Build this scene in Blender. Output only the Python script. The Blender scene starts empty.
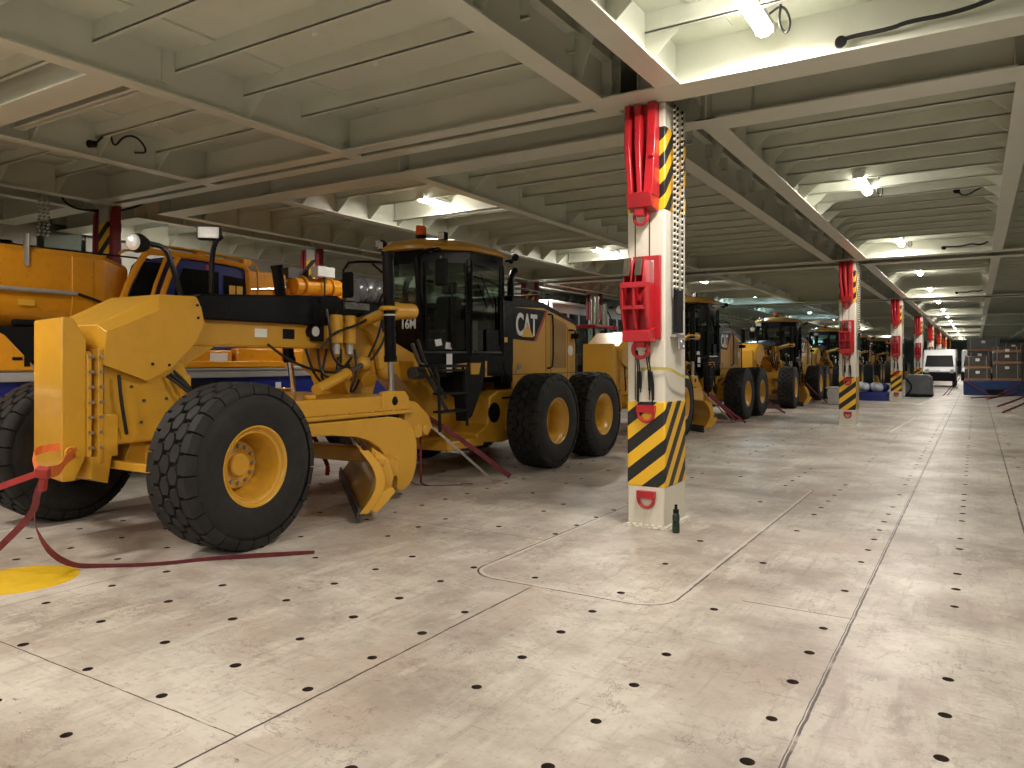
import bpy, math, random
from mathutils import Vector, Matrix
random.seed(7)
SC = bpy.context.scene
COL = SC.collection
PI = math.pi
WL = {}

# ------------------------------------------------------------------ materials
class NT:
    def __init__(s, mat):
        s.t = mat.node_tree; s.n = s.t.nodes; s.l = s.t.links
    def v(s, sock, val):
        if isinstance(val, (int, float)): sock.default_value = val
        elif isinstance(val, (tuple, list)): sock.default_value = val
        else: s.l.new(val, sock)
    def m(s, op, a, b=0.0, c=0.0, clamp=False):
        n = s.n.new('ShaderNodeMath'); n.operation = op; n.use_clamp = clamp
        s.v(n.inputs[0], a); s.v(n.inputs[1], b)
        if len(n.inputs) > 2: s.v(n.inputs[2], c)
        return n.outputs[0]
    def noise(s, vec, scale, detail=4, rough=.55):
        n = s.n.new('ShaderNodeTexNoise'); n.inputs['Scale'].default_value = scale
        n.inputs['Detail'].default_value = detail; n.inputs['Roughness'].default_value = rough
        s.l.new(vec, n.inputs['Vector']); return n.outputs['Fac']
    def map(s, vec, sc=(1,1,1), rot=(0,0,0), loc=(0,0,0)):
        n = s.n.new('ShaderNodeMapping'); n.inputs['Scale'].default_value = sc
        n.inputs['Rotation'].default_value = rot; n.inputs['Location'].default_value = loc
        s.l.new(vec, n.inputs['Vector']); return n.outputs[0]
    def ramp(s, fac, lo, hi):
        n = s.n.new('ShaderNodeMapRange'); n.inputs['From Min'].default_value = lo
        n.inputs['From Max'].default_value = hi; s.l.new(fac, n.inputs['Value']); return n.outputs[0]
    def mix(s, f, a, b):
        n = s.n.new('ShaderNodeMix'); n.data_type = 'RGBA'
        s.v(n.inputs[0], f)
        for i, q in ((6, a), (7, b)):
            if isinstance(q, (tuple, list)): n.inputs[i].default_value = (q[0], q[1], q[2], 1)
            else: s.l.new(q, n.inputs[i])
        return n.outputs[2]
    def bump(s, h, strength, dist=.01):
        n = s.n.new('ShaderNodeBump'); n.inputs['Strength'].default_value = strength
        n.inputs['Distance'].default_value = dist; s.l.new(h, n.inputs['Height']); return n.outputs[0]

MATS = {}
def mat(name, col, rough=.5, metal=0, var=.12, scale=3, bump=0, bscale=60, coat=0, dirt=None, emit=0, spec=.5):
    m = bpy.data.materials.new(name); m.use_nodes = True; MATS[name] = m
    k = NT(m); p = m.node_tree.nodes['Principled BSDF']
    tc = k.n.new('ShaderNodeTexCoord').outputs['Object']
    f = k.noise(tc, scale, 5)
    f = k.ramp(f, .3, .7)
    d = tuple(c * (1 - var) for c in col); e = tuple(min(1, c * (1 + var * .6)) for c in col)
    c = k.mix(f, d, e)
    if dirt:
        f2 = k.ramp(k.noise(tc, dirt[1], 8, .7), .52, .72)
        f2 = k.m('MULTIPLY', f2, dirt[2])
        c = k.mix(f2, c, dirt[0])
    k.l.new(c, p.inputs['Base Color'])
    r = k.m('ADD', k.m('MULTIPLY', k.noise(tc, scale * 4, 3), .2), rough - .1)
    k.l.new(r, p.inputs['Roughness'])
    p.inputs['Metallic'].default_value = metal
    p.inputs['Specular IOR Level'].default_value = spec
    p.inputs['Coat Weight'].default_value = coat
    if bump: k.l.new(k.bump(k.noise(tc, bscale, 3), bump), p.inputs['Normal'])
    if emit:
        p.inputs['Emission Color'].default_value = (*col, 1); p.inputs['Emission Strength'].default_value = emit
    return m

mat('yellow_paint', (.60,.315,.028), .33, var=.06, scale=1.2, coat=.35, dirt=((.30,.17,.04), 3, .25))
mat('crane_yellow', (.78,.32,.012), .3, var=.06, coat=.4, dirt=((.4,.16,.02), 2, .3))
mat('crane_blue', (.012,.025,.20), .35, coat=.3)
mat('black_paint', (.004,.004,.005), .24, var=.3, spec=.22)
mat('black_matte', (.007,.007,.007), .65, var=.3, spec=.2)
mat('rubber', (.017,.0165,.016), .66, var=.25, scale=6, bump=.15, bscale=30, dirt=((.045,.041,.037), 5, .5), spec=.3)
mat('hose_rubber', (.006,.006,.006), .45)
mat('chrome', (.75,.75,.74), .15, metal=1, var=.05)
mat('steel', (.42,.41,.39), .38, metal=.8, dirt=((.2,.15,.1), 8, .4))
mat('dark_steel', (.08,.075,.07), .5, metal=.5, dirt=((.1,.06,.04), 8, .4))
mat('silver_paint', (.5,.5,.49), .35, metal=.35)
mat('ceiling_paint', (.60,.625,.53), .42, var=.06, scale=1.5, dirt=((.47,.46,.38), 4, .3))
mat('girder_paint', (.62,.635,.54), .36, var=.06, scale=1.5, dirt=((.52,.49,.41), 3, .4))
mat('wall_paint', (.38,.40,.34), .6, var=.12)
mat('wall_light', (.42,.41,.36), .6, var=.1)
mat('wall_green', (.10,.125,.095), .6, var=.1)
mat('column_paint', (.68,.64,.54), .4, var=.05, dirt=((.45,.38,.28), 6, .35))
mat('red_paint', (.43,.012,.02), .35, var=.15, coat=.2, dirt=((.2,.01,.012), 7, .5))
mat('red_dark', (.24,.012,.018), .5, var=.2)
mat('strap_maroon', (.16,.025,.035), .8, var=.3, scale=12)
mat('strap_red', (.35,.03,.025), .75, var=.3, scale=12)
mat('strap_orange', (.75,.17,.03), .75, var=.2, scale=12)
mat('strap_yellow', (.45,.36,.08), .8, var=.2, scale=12)
mat('amber', (.95,.16,.01), .25)
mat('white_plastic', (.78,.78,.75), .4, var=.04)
mat('white_paint', (.78,.79,.8), .3, var=.03, coat=.3)
mat('socket_metal', (.05,.035,.028), .7, metal=.3, dirt=((.16,.07,.03), 30, .6))
mat('yellow_marking', (.66,.42,.01), .5, dirt=((.4,.3,.1), 9, .5))
mat('lamp_reflector', (.8,.8,.8), .15, metal=.35, bump=.6, bscale=50)
mat('grey_cover', (.14,.14,.14), .55, var=.2)
mat('wrap_film', (.10,.10,.105), .22, var=.5, scale=9, coat=.6, bump=.6, bscale=12)
mat('crate_wrap', (.075,.062,.052), .3, var=.35, scale=5, coat=.5, bump=.5, bscale=10)
mat('wood', (.42,.22,.11), .7, var=.2, scale=8)
mat('cardboard', (.30,.20,.12), .8, var=.15)
mat('blue_tarp', (.012,.04,.15), .5, var=.2, bump=.3, bscale=8)
mat('bag_white', (.55,.58,.62), .5, var=.3, scale=6, bump=.5, bscale=8)
mat('mesh_grille', (.30,.17,.04), .6, var=.2)
mat('hatch_red', (.40,.02,.03), .5)
mat('decal_white', (.8,.8,.78), .4, var=.02)
mat('decal_red', (.42,.02,.03), .4, var=.02)
mat('decal_yellow', (.75,.42,.04), .4, var=.02)
mat('seat_fabric', (.03,.03,.033), .85)
mat('bottle_green', (.012,.03,.022), .3)
mat('daylight_door', (.45,.8,.95), .5, var=.02, emit=1.1)

def glass(name, tint, gl=.12):
    m = bpy.data.materials.new(name); m.use_nodes = True; MATS[name] = m
    k = NT(m); k.n.remove(k.n['Principled BSDF'])
    tr = k.n.new('ShaderNodeBsdfTransparent'); tr.inputs[0].default_value = (*tint, 1)
    g = k.n.new('ShaderNodeBsdfGlossy'); g.inputs['Roughness'].default_value = .03
    fr = k.n.new('ShaderNodeFresnel'); fr.inputs[0].default_value = 1.45
    mx = k.n.new('ShaderNodeMixShader')
    k.l.new(k.m('ADD', fr.outputs[0], gl - .04), mx.inputs[0]); k.l.new(tr.outputs[0], mx.inputs[1]); k.l.new(g.outputs[0], mx.inputs[2])
    k.l.new(mx.outputs[0], k.n['Material Output'].inputs[0])
glass('tinted_glass', (.62,.72,.65), .07)
glass('dark_glass', (.09,.10,.10), .1)

def emis(name, col, st):
    m = bpy.data.materials.new(name); m.use_nodes = True; MATS[name] = m
    p = m.node_tree.nodes['Principled BSDF']; p.inputs['Base Color'].default_value = (.8,.8,.8,1)
    p.inputs['Emission Color'].default_value = (*col, 1); p.inputs['Emission Strength'].default_value = st
emis('tube_warm', (1,.93,.84), 20)
emis('tube_cold', (.55,.82,1), 32)

def hazard_mat():
    m = bpy.data.materials.new('hazard_stripes'); m.use_nodes = True; MATS['hazard'] = m
    k = NT(m); p = m.node_tree.nodes['Principled BSDF']
    g = k.n.new('ShaderNodeNewGeometry').outputs['Position']
    s = k.n.new('ShaderNodeSeparateXYZ'); k.l.new(g, s.inputs[0])
    a = k.m('SUBTRACT', s.outputs[2], k.m('MULTIPLY', s.outputs[0], .8))
    a = k.m('SUBTRACT', a, k.m('MULTIPLY', s.outputs[1], 1.05))
    f = k.m('FRACT', k.m('ADD', k.m('DIVIDE', a, .30), 40.15))
    st = k.m('GREATER_THAN', f, .5)
    n = k.ramp(k.noise(g, 18, 6), .62, .8)
    c = k.mix(st, (.012,.012,.012), (.80,.46,.02))
    c = k.mix(k.m('MULTIPLY', n, .25), c, (.5,.42,.3))
    k.l.new(c, p.inputs['Base Color']); p.inputs['Roughness'].default_value = .42
hazard_mat()

def floor_mat():
    m = bpy.data.materials.new('deck_floor'); m.use_nodes = True; MATS['floor'] = m
    k = NT(m); p = m.node_tree.nodes['Principled BSDF']
    g = k.n.new('ShaderNodeNewGeometry').outputs['Position']
    s = k.n.new('ShaderNodeSeparateXYZ'); k.l.new(g, s.inputs[0]); x, y = s.outputs[0], s.outputs[1]
    big = k.ramp(k.noise(g, .7, 9, .68), .40, .60)
    col = k.mix(big, (.33,.285,.24), (.60,.555,.49))
    pk = k.ramp(k.noise(k.map(g, loc=(9,3,0)), .9, 6, .6), .50, .68)
    col = k.mix(k.m('MULTIPLY', pk, .7), col, (.42,.33,.275))
    # worn light patches with hard edges
    wp = k.ramp(k.noise(k.map(g, (1,.35,1), loc=(3,7,0)), 2.2, 10, .72), .55, .60)
    col = k.mix(k.m('MULTIPLY', wp, .42), col, (.66,.62,.54))
    # tyre drag streaks along the deck, grey
    st = k.ramp(k.noise(k.map(g, (6,.45,1)), 2.4, 8, .7), .54, .74)
    col = k.mix(k.m('MULTIPLY', st, .55), col, (.26,.22,.19))
    st2 = k.ramp(k.noise(k.map(g, (.6,5,1), rot=(0,0,.65)), 2.4, 8, .7), .57, .76)
    col = k.mix(k.m('MULTIPLY', st2, .5), col, (.24,.205,.175))
    # scratches
    sc1 = k.ramp(k.noise(k.map(g, (1.2,26,1), rot=(0,0,.9)), 1.6, 4, .6), .66, .72)
    col = k.mix(k.m('MULTIPLY', sc1, .65), col, (.17,.12,.10))
    # brown rust chips
    ch = k.ramp(k.noise(k.map(g, (1,1.6,1), loc=(2,5,0)), 5.5, 9, .75), .62, .66)
    msk = k.ramp(k.noise(g, .8, 2), .42, .56)
    col = k.mix(k.m('MULTIPLY', k.m('MULTIPLY', ch, msk), .85), col, (.13,.075,.06))
    fine = k.ramp(k.noise(g, 22, 8, .75), .55, .68)
    col = k.mix(k.m('MULTIPLY', fine, .55), col, (.22,.165,.135))
    for (scl_, rot_, off_, th_, am_) in (((1.0,.5,1),.5,1.0,.0045,.55),((.5,1.1,1),-.3,7.0,.004,.5),((1.6,1.6,1),.0,13.,.006,.35)):
        nz = k.noise(k.map(g, scl_, rot=(0,0,rot_), loc=(off_,off_,0)), 1.4, 9, .68)
        ln = k.m('LESS_THAN', k.m('ABSOLUTE', k.m('SUBTRACT', nz, .5)), th_)
        ln = k.m('MULTIPLY', ln, k.ramp(k.noise(k.map(g, loc=(off_,0,0)), 1.1, 3), .5, .58))
        col = k.mix(k.m('MULTIPLY', ln, am_), col, (.16,.11,.09))
    # arcs of tyre scrub
    for cx, cy, r0, w in ((-4.6,3.2,1.0,.10),(-4.6,3.2,1.22,.05),(-1.2,11.2,1.3,.12),(-4.0,7.3,1.6,.09),(-2.2,4.2,2.2,.10)):
        d = k.m('SQRT', k.m('ADD', k.m('POWER', k.m('SUBTRACT', x, cx), 2), k.m('POWER', k.m('SUBTRACT', y, cy), 2)))
        a = k.m('LESS_THAN', k.m('ABSOLUTE', k.m('SUBTRACT', d, r0)), w)
        a = k.m('MULTIPLY', a, k.ramp(k.noise(g, 2.5, 6, .7), .42, .58))
        a = k.m('MULTIPLY', a, k.ramp(k.noise(g, 14, 6, .75), .46, .56)); col = k.mix(k.m('MULTIPLY', a, .35), col, (.68,.64,.57))
    wob = k.m('MULTIPLY', k.m('SUBTRACT', k.noise(g, 6, 3), .5), .016)
    xw = k.m('ADD', x, wob); yw = k.m('ADD', y, wob)
    lines = None
    def add(a):
        nonlocal lines
        lines = a if lines is None else k.m('MAXIMUM', lines, a)
    for cx, w in ((-.705,.007),(-.722,.003),(.42,.009),(-2.93,.007),(3.2,.006),(-8.6,.006),(-5.9,.004)):
        a = k.m('LESS_THAN', k.m('ABSOLUTE', k.m('SUBTRACT', xw, cx)), w)
        if cx == -2.93: a = k.m('MULTIPLY', a, k.m('LESS_THAN', y, 5.04))
        add(a)
    for cy, x0, x1, w in ((5.54,-1.45,-.7,.006),(2.3,-8,-2.93,.004),(12.6,-8,-.7,.008),(16.5,-.7,3,.008),(20.2,-8,-.7,.008),(27.5,-8,4,.01),(35,-8,4,.01),(6.4,-8,-3.6,.004)):
        a = k.m('LESS_THAN', k.m('ABSOLUTE', k.m('SUBTRACT', yw, cy)), w)
        a = k.m('MULTIPLY', a, k.m('MULTIPLY', k.m('GREATER_THAN', x, x0), k.m('LESS_THAN', x, x1)))
        add(a)
    # rounded insert plate around every column
    ym = k.m('SUBTRACT', k.m('MODULO', k.m('ADD', y, 14.6*4 - 8.0 + 7.3), 14.6), 7.3)
    qx = k.m('MAXIMUM', k.m('SUBTRACT', k.m('ABSOLUTE', k.m('ADD', xw, 2.72)), .86 - .28), 0)
    qy = k.m('MAXIMUM', k.m('SUBTRACT', k.m('ABSOLUTE', k.m('ADD', ym, wob)), 2.95 - .28), 0)
    sd = k.m('SUBTRACT', k.m('SQRT', k.m('ADD', k.m('MULTIPLY', qx, qx), k.m('MULTIPLY', qy, qy))), .28)
    rr = k.m('LESS_THAN', k.m('ABSOLUTE', sd), .007)
    add(rr)
    lt = k.m('LESS_THAN', k.m('ABSOLUTE', k.m('ADD', sd, .028)), .014)
    col = k.mix(k.m('MULTIPLY', lt, .55), col, (.62,.58,.52))
    brk = k.ramp(k.noise(g, 4, 4), .25, .45)
    col = k.mix(k.m('MULTIPLY', k.m('MULTIPLY', lines, brk), .95), col, (.05,.032,.028))
    k.l.new(col, p.inputs['Base Color'])
    r = k.m('ADD', k.m('MULTIPLY', k.noise(g, 1.6, 7, .65), .40), .22)
    r = k.m('ADD', r, k.m('MULTIPLY', st, .1))
    k.l.new(r, p.inputs['Roughness'])
    h = k.m('ADD', k.m('MULTIPLY', k.noise(g, 3, 4), .5), k.m('MULTIPLY', k.noise(g, 40, 5), .12))
    h = k.m('SUBTRACT', h, k.m('MULTIPLY', lines, .25))
    k.l.new(k.bump(h, .35, .012), p.inputs['Normal'])
floor_mat()

# ------------------------------------------------------------------ mesh builder (world metres)
class M:
    def __init__(s): s.v = []; s.f = []; s.mi = []; s.cur = 0
    def add(s, vs, fs):
        b = len(s.v); s.v += [Vector(q) for q in vs]
        for f in fs: s.f.append([b + i for i in f]); s.mi.append(s.cur)
        return s
    def box(s, x0, x1, y0, y1, z0, z1):
        vs = [(x,y,z) for z in (z0,z1) for y in (y0,y1) for x in (x0,x1)]
        return s.add(vs, [(0,2,3,1),(4,5,7,6),(0,1,5,4),(2,6,7,3),(0,4,6,2),(1,3,7,5)])
    def obox(s, c, size, rot=(0,0,0)):
        from mathutils import Euler
        R = Euler(rot).to_matrix(); c = Vector(c); h = [q/2 for q in size]
        vs = [c + R @ Vector((x*h[0],y*h[1],z*h[2])) for z in (-1,1) for y in (-1,1) for x in (-1,1)]
        return s.add(vs, [(0,2,3,1),(4,5,7,6),(0,1,5,4),(2,6,7,3),(0,4,6,2),(1,3,7,5)])
    def prism(s, pts, a0, a1, axis='x', taper=None):
        """polygon pts (in the two other axes) extruded along axis from a0 to a1"""
        def P(a, p):
            return {'x': (a,p[0],p[1]), 'y': (p[0],a,p[1]), 'z': (p[0],p[1],a)}[axis]
        n = len(pts)
        p2 = taper if taper else pts
        vs = [P(a0,p) for p in pts] + [P(a1,p) for p in p2]
        fs = [list(range(n))[::-1], list(range(n,2*n))] + [(i,(i+1)%n,n+(i+1)%n,n+i) for i in range(n)]
        area = sum(pts[i][0]*pts[(i+1)%n][1]-pts[(i+1)%n][0]*pts[i][1] for i in range(n))
        flip = (area < 0) != (axis == 'y')
        if a1 < a0: flip = not flip
        if flip: fs = [list(f)[::-1] for f in fs]
        return s.add(vs, fs)
    def cyl(s, p0, p1, r0, r1=None, seg=20, caps=True):
        r1 = r0 if r1 is None else r1
        p0 = Vector(p0); p1 = Vector(p1); d = (p1-p0).normalized()
        u = d.orthogonal().normalized(); w = d.cross(u)
        vs = []
        for p, r in ((p0,r0),(p1,r1)):
            for i in range(seg):
                a = 2*PI*i/seg; vs.append(p + (u*math.cos(a) + w*math.sin(a))*r)
        fs = [(i,(i+1)%seg,seg+(i+1)%seg,seg+i) for i in range(seg)]
        if caps: fs += [list(range(seg))[::-1], list(range(seg,2*seg))]
        return s.add(vs, fs)
    def tube(s, pts, r, seg=8, smooth=0):
        pts = [Vector(p) for p in pts]
        for _ in range(smooth):
            q = [pts[0]]
            for a, b in zip(pts, pts[1:]): q += [a*.75+b*.25, a*.25+b*.75]
            pts = q + [pts[-1]]
        up = None; vs = []; n = len(pts)
        for i, p in enumerate(pts):
            d = (pts[min(i+1,n-1)] - pts[max(i-1,0)]).normalized()
            if up is None: up = d.orthogonal().normalized()
            up = (up - d*up.dot(d)).normalized(); w = d.cross(up)
            for j in range(seg):
                a = 2*PI*j/seg; vs.append(p + (up*math.cos(a)+w*math.sin(a))*r)
        fs = [(i*seg+j, i*seg+(j+1)%seg, (i+1)*seg+(j+1)%seg, (i+1)*seg+j) for i in range(n-1) for j in range(seg)]
        fs += [list(range(seg))[::-1], list(range((n-1)*seg, n*seg))]
        return s.add(vs, fs)
    def lathe(s, prof, c=(0,0,0), axis='x', seg=48):
        """prof list of (a, r) along axis"""
        vs = []; c = Vector(c)
        for a, r in prof:
            for j in range(seg):
                t = 2*PI*j/seg; cs, sn = math.cos(t)*r, math.sin(t)*r
                vs.append(c + Vector({'x': (a,cs,sn), 'y': (sn,a,cs), 'z': (cs,sn,a)}[axis]))
        fs = [(i*seg+j, i*seg+(j+1)%seg, (i+1)*seg+(j+1)%seg, (i+1)*seg+j) for i in range(len(prof)-1) for j in range(seg)]
        return s.add(vs, fs)
    def ribbon(s, pts, w, t=.004, side=None, smooth=2):
        pts = [Vector(p) for p in pts]
        for _ in range(smooth):
            q = [pts[0]]
            for a, b in zip(pts, pts[1:]): q += [a*.75+b*.25, a*.25+b*.75]
            pts = q + [pts[-1]]
        n = len(pts); vs = []
        for i, p in enumerate(pts):
            d = (pts[min(i+1,n-1)] - pts[max(i-1,0)]).normalized()
            sd = Vector(side) if side else d.cross(Vector((0,0,1)))
            sd = (sd - d*sd.dot(d))
            sd = sd.normalized() if sd.length > 1e-4 else d.orthogonal().normalized()
            nn = d.cross(sd).normalized()
            for a, b in ((-1,-1),(1,-1),(1,1),(-1,1)): vs.append(p + sd*w/2*a + nn*t/2*b)
        fs = [(i*4+j, i*4+(j+1)%4, (i+1)*4+(j+1)%4, (i+1)*4+j) for i in range(n-1) for j in range(4)]
        fs += [(3,2,1,0), ((n-1)*4,(n-1)*4+1,(n-1)*4+2,(n-1)*4+3)]
        return s.add(vs, fs)
    def sphere(s, c, r, seg=16, rings=10, sc=(1,1,1)):
        c = Vector(c); vs = [c + Vector((0,0,r*sc[2]))]
        for i in range(1, rings):
            a = PI*i/rings
            for j in range(seg):
                t = 2*PI*j/seg
                vs.append(c + Vector((r*sc[0]*math.sin(a)*math.cos(t), r*sc[1]*math.sin(a)*math.sin(t), r*sc[2]*math.cos(a))))
        vs.append(c - Vector((0,0,r*sc[2]))); L = len(vs)-1
        fs = [(0,1+j,1+(j+1)%seg) for j in range(seg)]
        for i in range(rings-2):
            for j in range(seg):
                a = 1+i*seg+j; b = 1+i*seg+(j+1)%seg; fs.append((a,a+seg,b+seg,b))
        fs += [(L,1+(rings-2)*seg+(j+1)%seg,1+(rings-2)*seg+j) for j in range(seg)]
        return s.add(vs, fs)
    def torus(s, c, R, r, axis='y', seg=24, rs=8, a0=0, a1=2*PI):
        full = abs(a1-a0-2*PI) < 1e-6
        n = seg if full else seg+1
        pts = []
        for i in range(n):
            t = a0 + (a1-a0)*i/seg
            d = {'y': Vector((math.cos(t),0,math.sin(t))), 'x': Vector((0,math.cos(t),math.sin(t))), 'z': Vector((math.cos(t),math.sin(t),0))}[axis]
            ax = {'y': Vector((0,1,0)), 'x': Vector((1,0,0)), 'z': Vector((0,0,1))}[axis]
            for j in range(rs):
                q = 2*PI*j/rs; pts.append(Vector(c) + d*(R + r*math.cos(q)) + ax*(r*math.sin(q)))
        fs = []
        for i in range(seg):
            k2 = (i+1) % n
            for j in range(rs): fs.append((i*rs+j, i*rs+(j+1)%rs, k2*rs+(j+1)%rs, k2*rs+j))
        return s.add(pts, fs)
    def build(s, name, mats, parent=None, origin=None, bevel=0, ang=35):
        if parent is not None and origin is None: origin = WL[parent]
        if origin is None:
            xs = [v.x for v in s.v]; ys = [v.y for v in s.v]
            origin = Vector(((min(xs)+max(xs))/2, (min(ys)+max(ys))/2, min(v.z for v in s.v)))
        origin = Vector(origin)
        me = bpy.data.meshes.new(name)
        me.from_pydata([v - origin for v in s.v], [], s.f)
        if isinstance(mats, str): mats = [mats]
        for q in mats: me.materials.append(MATS[q])
        me.polygons.foreach_set('material_index', s.mi)
        me.validate(); me.update()
        me.shade_smooth(); me.set_sharp_from_angle(angle=math.radians(ang))
        o = bpy.data.objects.new(name, me); COL.objects.link(o)
        if parent is not None:
            o.parent = parent; o.location = origin - WL[parent]
        else: o.location = origin
        WL[o] = origin.copy()
        if bevel:
            b = o.modifiers.new('bevel', 'BEVEL'); b.width = bevel; b.segments = 2; b.limit_method = 'ANGLE'; b.angle_limit = math.radians(40)
            b.harden_normals = False
        return o

def tag(o, label=None, cat=None, group=None, kind=None):
    if label: o['label'] = label
    if cat: o['category'] = cat
    if group: o['group'] = group
    if kind: o['kind'] = kind
    return o
def empty(name, loc, label, cat, group=None):
    o = bpy.data.objects.new(name, None); COL.objects.link(o); o.location = loc; o.empty_display_size = .2
    WL[o] = Vector(loc); return tag(o, label, cat, group)
def copy_tree(o, parent=None):
    c = o.copy(); COL.objects.link(c); c.parent = parent
    for ch in list(o.children): copy_tree(ch, c)
    return c
def dup(o, off, label, group=None):
    c = copy_tree(o); c.location = Vector(o.location) + Vector(off); c['label'] = label
    if group: c['group'] = group
    return c
def text_mesh(body, name, m, parent, loc, size, sx, rot, off=.0, ext=.002):
    cu = bpy.data.curves.new('lettering', 'FONT'); cu.body = body; cu.size = size; cu.offset = off; cu.extrude = ext
    t = bpy.data.objects.new('lettering', cu)
    me = bpy.data.meshes.new_from_object(t); bpy.data.objects.remove(t)
    from mathutils import Euler
    R = Euler(rot).to_matrix().to_4x4()
    me.transform(R @ Matrix.Diagonal((sx,1,1,1)))
    me.materials.clear(); me.materials.append(MATS[m])
    o = bpy.data.objects.new(name, me); COL.objects.link(o); o.parent = parent; o.location = Vector(loc) - WL[parent]
    return o

# ------------------------------------------------------------------ SETTING
YC = [7.5 + 14.6*k for k in range(-2, 9)]
def make_floor():
    m = M()
    rows = [-7.95,-7.2,-6.45,-5.72,-5.0,-4.29,-3.62,-3.03,-2.28,-1.57,-.85,-.13,.59]
    ed = [-8.3] + [(a+b)/2 for a, b in zip(rows, rows[1:])] + [.95]
    ys0, n = 1.16, 62; dy = .48
    rnd = random.Random(3)
    for i, hx in enumerate(rows):
        for j in range(n):
            x0, x1 = ed[i], ed[i+1]; y0 = ys0 + dy*j; y1 = y0 + dy; hy = y0 + dy/2 + rnd.uniform(-.012,.012)
            skip = rnd.random() < (.10 if hy < 5 else (.3 if hx > -1.2 else .5)) or (hx > .5 and rnd.random() < .7)
            for k in range(-1, 3):
                c = 8.0 + 14.6*k
                if abs(hx+2.7) < .5 and abs(hy-c) < .75: skip = True
                if abs(hx+2.7) < .8 and abs(hy-c) < 2.8 and rnd.random() < .35: skip = True
            if skip: m.cur = 0; m.add([(x0,y0,0),(x1,y0,0),(x1,y1,0),(x0,y1,0)], [(0,1,2,3)]); continue
            r = .031 * rnd.uniform(.9,1.1); S = 12
            out = [(x0,y0),(x0+(x1-x0)/3,y0),(x0+2*(x1-x0)/3,y0),(x1,y0),(x1,y0+dy/3),(x1,y0+2*dy/3),(x1,y1),(x0+2*(x1-x0)/3,y1),(x0+(x1-x0)/3,y1),(x0,y1),(x0,y0+2*dy/3),(x0,y0+dy/3)]
            inn = [(hx + r*math.cos(-3*PI/4 + 2*PI*q/S), hy + r*math.sin(-3*PI/4 + 2*PI*q/S)) for q in range(S)]
            vs = [(a,b,0) for a,b in out] + [(a,b,0) for a,b in inn] + [(a,b,-.035) for a,b in inn]
            m.cur = 0; b = len(m.v); m.add(vs, [])
            for q in range(S):
                m.f.append([b+q, b+(q+1)%S, b+S+(q+1)%S, b+S+q]); m.mi.append(0)
                m.f.append([b+S+q, b+S+(q+1)%S, b+2*S+(q+1)%S, b+2*S+q]); m.mi.append(1)
            m.f.append([b+2*S+q for q in range(S)]); m.mi.append(1)
    m.cur = 0
    X0, X1, Y0, Y1 = -8.3, .95, ys0, ys0+dy*n
    for a in ((-16.6,12.1,-16.1,Y0),(-16.6,12.1,Y1,124.1),(-16.6,X0,Y0,Y1),(X1,12.1,Y0,Y1)):
        m.add([(a[0],a[2],0),(a[1],a[2],0),(a[1],a[3],0),(a[0],a[3],0)], [(0,1,2,3)])
    m.cur = 1; m.box(-16.6,12.1,-16.1,124.1,-.3,-.2)
    tag(m.build('floor', ['floor','socket_metal'], origin=(0,0,0)), kind='structure')
make_floor()

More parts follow.
